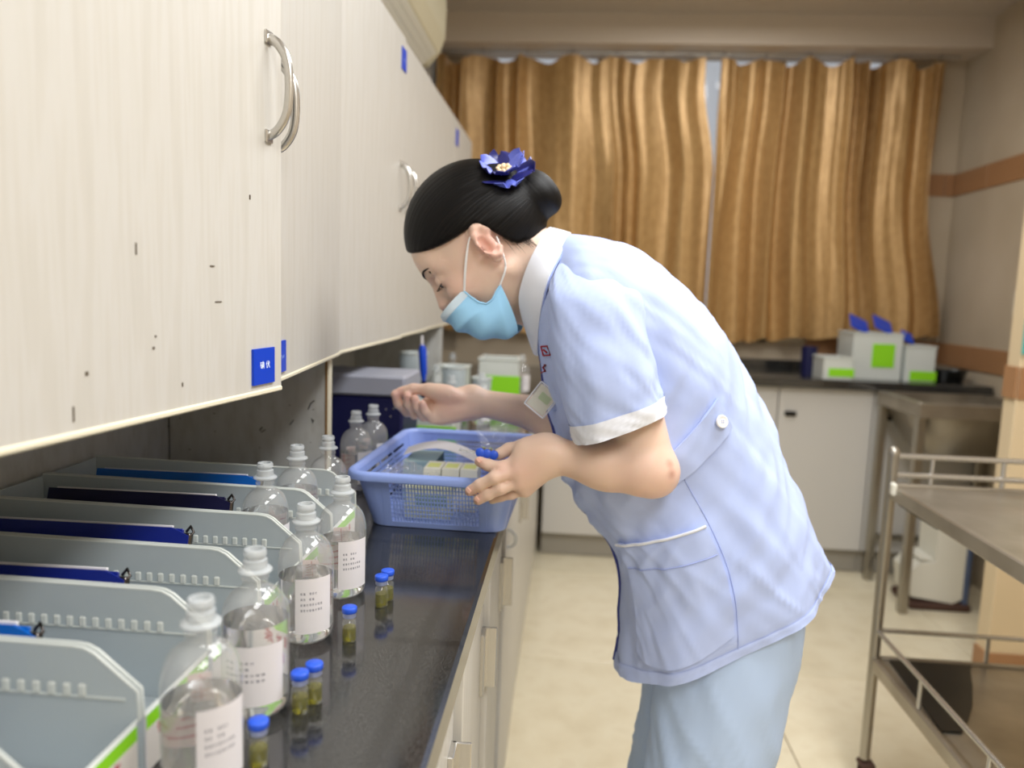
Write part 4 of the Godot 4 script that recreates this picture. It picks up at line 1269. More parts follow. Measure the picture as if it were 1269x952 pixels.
func bottles_and_vials() -> void:
	var half := make_bottle(0.47, -0.1, 1.25, 0.50, 0.09)
	var full := make_bottle(0.57, -0.95, 1.1, 0.47, 0.10)
	var spots := [
		[half, Vector3(-0.2575, TOP, -0.515), 0.42, "nearest infusion bottle, at the bottom edge of the frame with a folded paper label"],
		[full, Vector3(-0.262, TOP, -0.622), 0.15, "second infusion bottle from the camera, with a broad paper label across its front"],
		[half, Vector3(-0.267, TOP, -0.765), 0.06, "third infusion bottle from the camera, dark reflection and label on its right half"],
		[half, Vector3(-0.2645, TOP, -0.885), 0.25, "fourth infusion bottle from the camera, label turned to the right beside two vials"],
		[full, Vector3(-0.372, TOP + 0.005, -0.915), 0.7, "open bottle standing inside the fifth frosted bin"],
		[full, Vector3(-0.372, TOP + 0.005, -1.028), 0.9, "bottle standing inside the last frosted bin, in front of the divider edge"],
		[full, Vector3(-0.360, TOP, -1.128), 0.8, "foremost of the three bottles left of the blue basket"],
		[half, Vector3(-0.385, TOP, -1.37), 0.5, "middle of the three bottles left of the blue basket"],
		[half, Vector3(-0.375, TOP, -1.455), 0.6, "rearmost of the three bottles left of the blue basket, before the navy box"],
		[full, Vector3(-0.31, TOP, -2.02), 0.3, "blurred bottle on the worktop beyond the far hand"],
		[half, Vector3(-0.24, TOP, -2.12), 0.3, "blurred bottle nearest the worktop edge behind the far forearm"],
		[full, Vector3(-0.40, TOP, -2.3), 0.3, "blurred bottle behind the hanging pen"],
		[full, Vector3(-0.30, TOP, -2.75), 0.3, "blurred bottle just left behind the broad lime label"],
		[half, Vector3(-0.17, TOP, -2.80), 0.3, "blurred bottle just right behind the broad lime label"],
		[full, Vector3(-0.42, TOP, -2.75), 0.3, "blurred bottle farthest along the worktop near the wall"],
	]
	var done := {}
	for s: Array in spots:
		var o: Node3D = s[0]
		if done.has(o):
			copy(o, s[1], s[2], s[3])
		else:
			done[o] = true
			o.position = s[1]
			o.rotation.y = s[2]
			o.set_meta("label", s[3])
	# drug vials with blue caps
	var v := make_vial("vial")
	var vs := [[-0.2255, -0.540, "nearest blue capped vial, at the bottom edge beside the nearest bottle"], [-0.2205, -0.617, "left one of the vial pair beside the second bottle"], [-0.2135, -0.634, "right one of the vial pair beside the second bottle"], [-0.2175, -0.757, "single blue capped vial beside the third bottle"], [-0.2065, -0.850, "nearer of the two vials beside the fourth bottle"], [-0.2035, -0.868, "vial half hidden behind another beside the fourth bottle"]]
	for k in 6:
		var q: Array = vs[k]
		if k == 0:
			v.position = Vector3(q[0], TOP, q[1]); v.set_meta("label", q[2])
		else:
			copy(v, Vector3(q[0], TOP, q[1]), 0.3 * k, q[2])
	# three more between the fingers of the near hand, caps towards the camera
	for k in 3:
		var o := copy(v, Vector3.ZERO, 0.0, ["leftmost vial held in the near hand", "middle vial held in the near hand", "rightmost vial held in the near hand, touching the thumb"][k])
		o.set_meta("group", "vials held between finger and thumb")
		var tip := at([594.6, 603.0, 611.6][k], [561.5, 563.0, 564.5][k], 1.075)
		var ax := Vector3(-0.05, 0.10, 1.0).normalized()
		var x := ax.cross(Vector3.UP).normalized()
		o.transform = Transform3D(Basis(x, ax, x.cross(ax)).scaled(Vector3.ONE * 0.84), tip - ax * 0.0315)


func make_vial(called: String) -> Node3D:
	var o := thing(called, "", "vial", "blue capped vials on the worktop")
	o.set_meta("plain", called)
	var b := Mb.new()
	b.lathe([Vector2(0, .0006), Vector2(.0066, .0002), Vector2(.0075, .0012), Vector2(.0075, .0195), Vector2(.0068, .0222), Vector2(.0052, .0238), Vector2(.0048, .0252), Vector2(.0048, .0275)], Transform3D(), 28)
	part("glass_body", b, M.vial_glass, o)
	b = Mb.new()
	b.lathe([Vector2(0, .0016), Vector2(.0062, .0014), Vector2(.0068, .0022), Vector2(.0068, .0155), Vector2(0, .0155)], Transform3D(), 28)
	part("liquid", b, M.vial_drug, o)
	b = Mb.new()
	b.lathe([Vector2(.0045, .0262), Vector2(.0066, .0263), Vector2(.0069, .0268), Vector2(.0068, .0315), Vector2(0, .0316)], Transform3D(), 28)
	part("crimp_ring", b, M.vial_crimp, o)
	b = Mb.new()
	b.lathe([Vector2(.0, .0312), Vector2(.0073, .0312), Vector2(.0078, .0317), Vector2(.0078, .0366), Vector2(.0072, .0373), Vector2(0, .0373)], Transform3D(), 28)
	part("cap", b, M.vial_cap, o)
	return o


func lattice(b: Mb, o: Vector3, ux: Vector3, uy: Vector3, w: float, h: float, mx: float, my0: float, my1: float, nx: int, ny: int, bar: float, t: float) -> void:
	# a panel from o, w along ux and h along uy, pierced by nx by ny holes inside its margins
	var nn := ux.cross(uy).normalized()
	var bs := Basis(ux, uy, nn)
	var pt := func(x: float, y: float) -> Vector3: return o + ux * x + uy * y
	b.box(pt.call(mx * .5, h * .5), Vector3(mx, h, t), 0.0004, bs)
	b.box(pt.call(w - mx * .5, h * .5), Vector3(mx, h, t), 0.0004, bs)
	b.box(pt.call(w * .5, my0 * .5), Vector3(w - 2 * mx, my0, t), 0.0004, bs)
	b.box(pt.call(w * .5, h - my1 * .5), Vector3(w - 2 * mx, my1, t), 0.0004, bs)
	var ih := h - my0 - my1
	var iw := w - 2 * mx
	for i in range(1, nx):
		b.box(pt.call(mx + iw * i / nx, my0 + ih * .5), Vector3(bar, ih, t * .8), 0.0003, bs)
	for j in range(1, ny):
		b.box(pt.call(w * .5, my0 + ih * j / ny), Vector3(iw, bar, t * .7), 0.0003, bs)


func rrect(cx: float, cz: float, w: float, d: float, r: float, y: float, seg := 6) -> PackedVector3Array:
	var out := PackedVector3Array()
	for k in 4:
		var sx: float = [1, -1, -1, 1][k]
		var sz: float = [1, 1, -1, -1][k]
		for s in seg + 1:
			var a := PI * .5 * k + PI * .5 * s / seg
			out.append(Vector3(cx + sx * (w * .5 - r) + cos(a) * r, y, cz + sz * (d * .5 - r) + sin(a) * r))
	return out


func basket() -> void:
	var o := thing("plastic_basket", "periwinkle blue plastic basket with a grid of holes, overhanging the worktop edge", "basket", "", Vector3(-0.190, TOP, -1.302))
	o.rotation.y = -0.03
	var h := 0.088
	var bw := 0.212
	var bd := 0.325
	var tw := 0.250
	var td := 0.372
	var r := 0.026
	var b: Mb
	var lo := rrect(0, -0.008, bw, bd, r, 0.001)
	var hi := rrect(0, 0, tw, td, r, h)
	# four solid corners
	for k in 4:
		b = Mb.new()
		var rows := [PackedVector3Array(), PackedVector3Array(), PackedVector3Array()]
		for s in 7:
			var i := k * 7 + s
			rows[0].append(lo[i]); rows[1].append(lo[i].lerp(hi[i], .5)); rows[2].append(hi[i])
		b.sheet(rows, 0.002, (lo[k * 7 + 3] - Vector3(0, 0, 0)) * Vector3(1, 0, 1))
		part("corner_panel", b, M.basket, o)
	# walls between them
	for k in 4:
		var i0 := k * 7 + 6
		var i1 := ((k + 1) % 4) * 7
		var p0 := lo[i0]
		var ux := (lo[i1] - p0).normalized()
		var w := lo[i1].distance_to(p0)
		var mid_lo := (lo[i0] + lo[i1]) * .5
		var mid_hi := (hi[i0] + hi[i1]) * .5
		var uy := (mid_hi - mid_lo).normalized()
		var hh := mid_hi.distance_to(mid_lo)
		b = Mb.new()
		if k == 0 or k == 2:    # front and back: square holes
			lattice(b, p0, ux, uy, w, hh, 0.012, 0.010, 0.013, 28, 9, 0.0020, 0.0020)
			part("pierced_wall", b, M.basket, o)
		else:                    # sides: long slots between slats
			lattice(b, p0, ux, uy, w, hh, 0.016, 0.010, 0.012, 3, 8, 0.0066, 0.0022)
			part("slatted_wall", b, M.basket, o)
		# filler wedges where the wall widens to the rim
		var nn := ux.cross(uy).normalized()
		for e in 2:
			b = Mb.new()
			var q0 := lo[i0] if e == 0 else lo[i1]
			var q1 := hi[i0] if e == 0 else hi[i1]
			var q2 := q0 + uy * hh
			b.flat([q0, q1, q2], nn); b.flat([q0 + nn * .0012, q1 + nn * .0012, q2 + nn * .0012], nn)
			part("wall_wedge", b, M.basket, o)
	b = Mb.new()
	var fl := []
	for f in [1.0, .6, .02]:
		var row := PackedVector3Array()
		for p in lo: row.append(Vector3(p.x * f, 0.002, -0.008 + (p.z + 0.008) * f))
		fl.append(row)
	b.grid(fl, true, Vector3.UP)
	part("floor_panel", b, M.basket, o)
	b = Mb.new()
	var ring := []
	for q in [[-0.002, -0.001], [0.000, 0.004], [0.005, 0.0062], [0.010, 0.005], [0.0125, 0.001], [0.0125, -0.007], [0.0105, -0.007], [0.0100, 0.0], [0.004, 0.0022], [-0.002, -0.001]]:
		ring.append(rrect(0, 0, tw + q[0] * 2, td + q[0] * 2, r + q[0], h + q[1], 8))
	b.grid(ring, true, Vector3(0, 0.0, 0))
	part("rim", b, M.basket, o)
	# what lies in it
	var y0 := TOP + 0.004
	var boxes := [[548, 0.0], [571, 0.0], [593, 0.0]]
	var cart := mat(Color(0.90, 0.89, 0.83), 0.6)
	var pale := mat(Color(0.86, 0.88, 0.55), 0.6)
	for k in 5:
		var c := thing("drug_carton", ["pale drug carton in the basket, left of three in a row", "pale drug carton in the basket, middle of three in a row", "pale drug carton in the basket, right of three in a row", "yellowish drug carton seen through the front grid of the basket", "grey green drug carton behind the paper slip in the basket"][k], "carton", "cartons in the blue basket")
		var b2 := Mb.new()
		if k < 3:
			c.position = Vector3(-0.218 + 0.0305 * k, y0, -1.262)
			b2.box(Vector3(0, 0.036, 0), Vector3(0.029, 0.072, 0.055), 0.0008); part("box", b2, cart, c)
			b2 = Mb.new(); b2.box(Vector3(0, 0.0724, 0.004), Vector3(0.020, 0.0008, 0.028), 0.0); part("printed_flap", b2, pale, c)
			b2 = Mb.new(); b2.box(Vector3(0, 0.045, 0.0278), Vector3(0.024, 0.012, 0.0006), 0.0); part("print_band", b2, mat(Color(0.55, 0.68, 0.60), 0.6), c)
		elif k == 3:
			c.position = Vector3(-0.215, y0, -1.200)
			b2.box(Vector3(0, 0.027, 0), Vector3(0.075, 0.054, 0.03), 0.0008); part("box", b2, mat(Color(0.80, 0.80, 0.62), 0.6), c)
			b2 = Mb.new(); b2.box(Vector3(0.005, 0.03, 0.0153), Vector3(0.05, 0.018, 0.0006), 0.0); part("print_band", b2, mat(Color(0.5, 0.6, 0.5), 0.6), c)
		else:
			c.position = Vector3(-0.252, y0, -1.345)
			b2.box(Vector3(0, 0.034, 0), Vector3(0.055, 0.068, 0.10), 0.0008); part("box", b2, mat(Color(0.60, 0.70, 0.72), 0.6), c)
			b2 = Mb.new(); b2.box(Vector3(0.0278, 0.034, 0), Vector3(0.0006, 0.066, 0.098), 0.0); part("side_print", b2, mat(Color(0.08, 0.28, 0.24), 0.6), c)
	# paper slip bowed over the cartons
	var rows2 := []
	for i in 12:
		var u := i / 11.0
		var row := PackedVector3Array()
		for j in 4: row.append(Vector3(-0.285 + 0.135 * u, TOP + 0.077 + 0.018 * sin(PI * u) + 0.002 * j, -1.318 - 0.014 * j + 0.03 * u))
		rows2.append(row)
	b = Mb.new()
	b.sheet(rows2, 0.0005, Vector3.UP)
	tag(part("paper_slip", b, M.paper, self), "white paper slip bowed over the cartons in the basket", "paper slip")
	# crumpled clear wrappers
	var f := FastNoiseLite.new()
	f.frequency = 1.0
	f.seed = 5
	var wr := [["crumpled clear wrapper sticking out at the back right of the basket", Vector3(-0.115, TOP + 0.092, -1.42), 0.085, 0.07, 0.9], ["clear wrapper standing behind the far forearm", Vector3(-0.14, TOP + 0.125, -1.46), 0.06, 0.06, 1.2], ["clear pouch lying at the front left inside the basket", Vector3(-0.255, TOP + 0.062, -1.225), 0.08, 0.07, 0.25], ["clear strip lying above the vials in the near hand", Vector3(-0.145, TOP + 0.112, -1.20), 0.05, 0.02, 0.15]]
	for k in 4:
		var q: Array = wr[k]
		rows2 = []
		var bs := Basis(Vector3.RIGHT, q[4]) * Basis(Vector3.UP, 0.5 + k)
		if k == 3: bs = Basis(Vector3(0, 0, 1), -0.12)
		for i in 22:
			var row := PackedVector3Array()
			for j in 18:
				var x := (i / 21.0 - .5) * 2.0
				var z := (j / 17.0 - .5) * 2.0
				var yy := 0.016 * absf(f.get_noise_2d(x * 2.2 + k * 9, z * 2.2)) + 0.01 * absf(f.get_noise_2d(x * 5 + k * 3, z * 5))
				if k == 3: yy *= .3
				row.append(q[1] + bs * Vector3(x * q[2] * .5, yy, z * q[3] * .5))
			rows2.append(row)
		b = Mb.new()
		b.grid(rows2, false, Vector3.UP)
		var o2 := part("clear_wrapper", b, M.film, self)
		tag(o2, q[0], "wrapper")
# ---------- the nurse ----------
const J_FRONT := [[668, 372], [666, 395], [667, 420], [672, 460], [680, 500], [688, 535], [694, 570], [705, 597], [725, 625], [748, 656], [764, 694], [768, 737], [766, 774], [762, 814]]
const J_BACK := [[706, 291], [735, 295], [770, 304], [805, 322], [840, 350], [872, 383], [898, 420], [924, 466], [947, 519], [969, 570], [990, 619], [1003, 655], [1011, 676], [1017, 697]]
const J_WIDE := [.085, .15, .185, .195, .19, .18, .17, .16, .155, .16, .168, .172, .174, .174]
var jf := []
var jb := []
var folds := FastNoiseLite.new()

func spow(x: float) -> float:
	return signf(x) * pow(absf(x), 0.82)

func jacket_at(a: float, v: float, off := 0.0) -> Vector3:
	# a runs round the body: 0 the spine, PI/2 the near side, PI the buttons; v from neck to hem
	var F := vspline(jf, v)
	var B := vspline(jb, v)
	var w := fspline(J_WIDE, v)
	var m := (F + B) * .5
	var p := m + (B - F) * .5 * spow(cos(a)) + Vector3(0, 0, w * spow(sin(a)))
	var r := (p - m).normalized()
	# folds in the cloth: long ones along the back, slanting ones at the waist and under the arm
	var s := sin(a)
	var g := 0.0
	var waist := exp(-pow((v - 7.6) / 2.4, 2.0))
	g += (0.0045 + 0.005 * waist) * folds.get_noise_2d(a * 1.5 - v * 0.22, v * 0.30)
	g += 0.0026 * (0.5 - absf(folds.get_noise_2d(a * 2.4 + v * 0.34 + 30.0, v * 0.16)) * 2.0)
	g += 0.0058 * waist * (0.5 - absf(folds.get_noise_2d(a * 1.0 - v * 0.55 + 60.0, a * 0.4 + v * .08 + 7.0)) * 2.2)
	g += 0.0050 * smoothstep(9.5, 13.0, v) * sin(a * 7.0 + 1.1 + 0.4 * v)
	g *= smoothstep(0.0, 2.0, v)
	if absf(v - 12.55) < 0.07 : g -= 0.0008
	return p + r * (g + off)


func patch(a0: float, a1: float, v0: float, v1: float, na: int, nv: int, off: float, thick: float, m: Material, called: String, parent: Node, skew := 0.0, round := 0.0) -> MeshInstance3D:
	var rows := []
	for i in nv + 1:
		var row := PackedVector3Array()
		for j in na + 1:
			var fa := float(j) / na
			var fv := float(i) / nv
			var a := lerpf(a0, a1, fa)
			var v := lerpf(v0, v1, fv) + skew * fa
			if round > 0.0: v -= round * pow(absf(fa * 2.0 - 1.0), 3.0) * fv
			row.append(jacket_at(a, v, off))
		rows.append(row)
	var b := Mb.new()
	var mid := jacket_at((a0 + a1) * .5, (v0 + v1) * .5)
	b.sheet(rows, thick, mid - (vspline(jf, (v0 + v1) * .5) + vspline(jb, (v0 + v1) * .5)) * .5, Vector2(1.5, 1.5))
	return part(called, b, m, parent)


func ring_rows(st: Array, steps: int, n: int, wob := 0.0, sd := 0.0) -> Array:
	# st: [left px, left py, right px, right py, depth, half thickness in z, exponent]
	var Ls := []
	var Rs := []
	var hs := []
	for q in st:
		Ls.append(at(q[0], q[1], q[4])); Rs.append(at(q[2], q[3], q[4])); hs.append(q[5])
	var rows := []
	for i in (st.size() - 1) * steps + 1:
		var x := float(i) / steps
		var L := vspline(Ls, x)
		var R := vspline(Rs, x)
		var h := fspline(hs, x)
		var m := (L + R) * .5
		var row := PackedVector3Array()
		for j in n:
			var a := TAU * j / n
			var p := m + (R - L) * .5 * spow(cos(a)) + Vector3(0, 0, h * spow(sin(a)))
			var g := 0.0
			if wob > 0.0:
				g = wob * (folds.get_noise_2d(a * 1.0 + sd, x * 0.45 + sd) + 0.5 * (0.5 - absf(folds.get_noise_2d(a * 1.2 + x * .6 + sd, x * .3)) * 2.0))
				g *= smoothstep(0.0, 0.8, x)
			row.append(p + (p - m).normalized() * g)
		rows.append(row)
	return rows


var head := Transform3D()

func H(f: float, u: float, s: float) -> Vector3:
	return head * Vector3(-f, u, s)


func nurse() -> void:
	folds.seed = 3
	folds.frequency = 1.0
	folds.fractal_octaves = 2
	for q in J_FRONT: jf.append(at(q[0], q[1], -NZ))
	for q in J_BACK: jb.append(at(q[0], q[1], -NZ))
	var base := Vector3(0.20, 0, NZ)
	var o := thing("person", "person in a pale blue short sleeved uniform and blue face mask bending over the basket", "person")
	# head: own axes are face (-x), crown (+y), near side (+z); bowed by about 45 degrees, turned a touch to the worktop
	head = Transform3D(Basis(Vector3(0, 0, 1), 0.785), at(606, 312, -NZ))
	body_mesh(o)
	hair(o)
	face_things(o)
	uniform(o)
	trousers(o)


func skin_tint(p: Vector3) -> Color:
	var c := Color(0.78, 0.565, 0.445)
	var red := Color(0.78, 0.42, 0.35)
	var k := 0.0
	for q: Array in blush:
		k = maxf(k, q[1] * exp(-p.distance_squared_to(q[0]) / (q[2] * q[2])))
	c = c.lerp(red, clampf(k, 0.0, 1.0))
	for q: Array in scars:
		var d := p.distance_to(q[0])
		if d < q[1]: c = c.lerp(Color(0.40, 0.17, 0.13), 0.75 * (1.0 - d / q[1]))
	return c

var blush := []
var scars := []

func finger(f: Field, pts: Array, r: float) -> void:
	var n := pts.size()
	for i in n - 1:
		var t := float(i) / (n - 1)
		f.bone(pts[i], pts[i + 1], r * (1.06 - .18 * t), r * (1.06 - .18 * (t + 1.0 / (n - 1))), 0.0045)


func body_mesh(o: Node3D) -> void:
	var mb := Mb.new()
	var nail := Mb.new()
	# --- head and neck ---
	var f := Field.new()
	var hb := head.basis
	f.blob(H(-.004, .046, 0), hb, Vector3(.096, .086, .072), .02)
	f.blob(H(.040, -.012, 0), hb, Vector3(.054, .070, .058), .025)
	f.blob(H(.058, .055, 0), hb, Vector3(.040, .040, .052), .02)
	for s: float in [-1.0, 1.0]:
		f.bone(H(.0, -.042, s * .048), H(.072, -.083, s * .012), .017, .015, .02)
		f.blob(H(.064, -.018, s * .034), hb, Vector3(.026, .024, .026), .015)
		f.bone(H(.088, .036, s * .012), H(.070, .036, s * .044), .009, .008, .012)
		f.blob(H(.092, .014, s * .031), hb, Vector3(.010, .012, .014), .012, true)
		f.blob(H(.078, .014, s * .031), hb, Vector3(.0125, .0125, .0145), .006)
		# ear: rim, lobe and hollow
		var e := []
		for k in 9:
			var a := -2.3 + k * 0.62
			e.append(H(-.012 + .0128 * cos(a + PI) * -1.0, .004 + .026 * sin(a), s * (.078 + .004 * cos(a))))
		for k in 8: f.bone(e[k], e[k + 1], .0042, .0042, .003)
		f.blob(H(-.008, .002, s * .071), hb * Basis(Vector3.UP, -.35 * s), Vector3(.0135, .025, .006), .006)
		f.blob(H(-.006, -.022, s * .073), hb, Vector3(.009, .010, .005), .005)
		f.blob(H(-.005, .002, s * .081), hb, Vector3(.0062, .0145, .0085), .003, true)
	f.bone(H(.092, .028, 0), H(.109, -.012, 0), .0075, .0095, .012)
	f.blob(H(.106, -.016, 0), hb, Vector3(.010, .008, .014), .008)
	f.bone(H(.074, -.086, 0), H(.082, -.080, 0), .017, .015, .02)
	f.blob(H(.092, -.050, 0), hb, Vector3(.014, .016, .024), .015)
	var neck_low := at(706, 352, -NZ)
	f.bone(H(-.030, -.015, 0), neck_low, .050, .060, .03)
	f.bone(H(.02, -.06, 0), at(686, 385, -NZ), .040, .045, .03)
	blush = [[H(-.012, .0, .08), .8, .03], [H(.11, -.014, 0), .5, .015], [H(.068, -.012, .05), .35, .03]]
	scars = []
	f.mesh_into(mb, H(0, 0, 0) + Vector3(-.20, -.19, -.13), H(0, 0, 0) + Vector3(.20, .17, .13), .0032, skin_tint)
	# --- near arm and hand ---
	f = Field.new()
	var el := at(806, 583, 1.035)
	var w := at(681, 566, 1.065)
	f.bone(at(752, 400, 1.07), el, .046, .0345, .012)
	f.bone(el, w.lerp(el, .5), .0335, .0300, .014)
	f.bone(el, el + Vector3(.008, -.004, .002), .029, .024, .02)
	f.bone(el + Vector3(-.02, .002, 0), w.lerp(el, .66), .028, .0335, .02)
	f.bone(w.lerp(el, .5), w, .0305, .0215, .02)
	f.bone(w + Vector3(0, .006, .0), w + Vector3(-.03, .006, 0.0), .022, .020, .02)
	var D := 1.06
	var kn := [at(646, 570, D), at(643, 583, D - .008), at(645, 597, D - .004), at(651, 607, D + .008)]
	for k in 4: f.bone(w + Vector3(-.006, .010 - .007 * k, 0), kn[k], .0175, .0118, .018)
	finger(f, [kn[0], at(621, 580, D - .006), at(605, 577, D + .002), at(594.5, 572.5, D + .008)], .0088)
	finger(f, [kn[1], at(613, 592, D - .014), at(595, 601, D - .008), at(582, 609, D - .002)], .0086)
	finger(f, [kn[2], at(621, 606, D - .010), at(605, 613.5, D - .006), at(592.5, 620.5, D - .002)], .0082)
	finger(f, [kn[3], at(634, 613, D + .010), at(621, 616, D + .014), at(610, 620, D + .018)], .0072)
	finger(f, [at(669, 562, D + .014), at(648, 555, D + .030), at(631, 557, D + .034), at(619, 563, D + .030)], .0098)
	f.bone(at(672, 562, D + .004), at(650, 558, D + .024), .017, .012, .015)
	blush = [[at(593, 572, 1.06), .35, .012], [at(580, 610, 1.05), .5, .010], [at(592, 620, 1.055), .35, .010], [at(623, 580, 1.045), .4, .012], [at(645, 590, 1.03), .3, .03], [at(838, 592, 1.0), .25, .03], [at(800, 612, 1.0), .25, .05]]
	scars = [[at(832, 575, 1.005), .0095], [at(833, 588, 1.004), .0095]]
	f.mesh_into(mb, Vector3(-.16, .86, -1.18), Vector3(.22, 1.24, -.93), .0033, skin_tint)
	# --- far arm and hand: palm towards the camera, fingers curled up ---
	f = Field.new()
	el = at(742, 528, 1.40)
	w = at(592, 499, 1.37)
	f.bone(at(760, 410, 1.36), el, .05, .040, .03)
	f.bone(el, w.lerp(el, .55), .040, .034, .03)
	f.bone(w.lerp(el, .55), w, .033, .0235, .02)
	D = 1.365
	var mc := [at(536, 497, D + .014), at(533, 505, D + .010), at(538, 513, D), at(546, 518, D - .008)]
	for k in 4: f.bone(w + Vector3(-.012, .012 - .008 * k, 0), mc[k], .0185, .0125, .018)
	f.blob(at(553, 490, D - .016), Basis(Vector3(0, 0, 1), -.18), Vector3(.036, .016, .017), .014)
	f.blob(at(557, 511, D - .014), Basis(Vector3(0, 0, 1), .12), Vector3(.036, .017, .016), .014)
	finger(f, [mc[0], at(505, 511, D + .004), at(494, 501, D - .010), at(489.5, 489, D - .018)], .0090)
	finger(f, [mc[1], at(514, 514, D - .008), at(506, 502, D - .020), at(504.5, 491, D - .026)], .0090)
	finger(f, [mc[2], at(525, 517, D - .018), at(517, 505, D - .030), at(514, 494.5, D - .034)], .0086)
	finger(f, [mc[3], at(536, 520, D - .022), at(527, 511, D - .036), at(523.5, 501, D - .040)], .0076)
	finger(f, [at(555, 488, D - .016), at(531, 483.5, D - .018), at(512, 482.5, D - .016), at(497, 486, D - .014)], .0105)
	blush = [[at(494, 488, D - .02), .8, .014], [at(505, 491, D - .03), .8, .012], [at(514, 494, D - .035), .8, .012], [at(524, 500, D - .04), .6, .012], [at(560, 500, D - .02), .5, .03], [at(520, 485, D), .4, .03]]
	scars = []
	f.mesh_into(mb, Vector3(-.33, .92, -1.50), Vector3(.12, 1.22, -1.24), .0035, skin_tint)
	# --- trunk, hips, legs and feet under the clothes ---
	f = Field.new()
	var hip := at(888, 720, -NZ)
	var chest := at(750, 425, -NZ)
	f.bone(at(700, 350, -NZ), chest, .050, .075, .04)
	for z: float in [-.05, .05]:
		f.bone(chest + Vector3(0, 0, z), hip + Vector3(0, .02, z), .070, .075, .04)
	for z: float in [-.11, .11]: f.bone(chest + Vector3(0.0, .04, z), chest + Vector3(0, 0, z * .2), .045, .06, .04)
	for z: float in [-.075, .075]:
		var hp := at(893, 770, 1.22) + Vector3(0, 0, z)
		var knee := Vector3(at(860, 952, 1.22).x, .45, NZ + z)
		f.bone(hip + Vector3(0, 0, z * .8), hp, .07, .075, .04)
		f.bone(hp, knee, .075, .052, .04)
		f.bone(knee, Vector3(.200, .09, NZ + z), .05, .035, .03)
		f.bone(Vector3(.200, .05, NZ + z), Vector3(.065, .03, NZ + z), .036, .022, .02)
	blush = []
	f.mesh_into(mb, Vector3(-.12, -.01, -1.50), Vector3(.46, 1.36, -.94), .013, skin_tint)
	part("body", mb, M.skin, o)
	# nails on the fingers that show them
	for q in [[at(580.5, 608.5, 1.043), Vector3(-.5, .2, .8)], [at(591.0, 619.5, 1.046), Vector3(-.5, .15, .8)], [at(593.5, 570.5, 1.058), Vector3(-.4, .6, .7)]]:
		nail.box(q[0], Vector3(.009, .006, .0016), .0007, Basis.looking_at(-q[1].normalized()) * Basis(Vector3(0, 0, 1), -.5))
	part("fingernail", nail, mat(Color(.93, .74, .66), .35), o).set_meta("kind", "stuff")


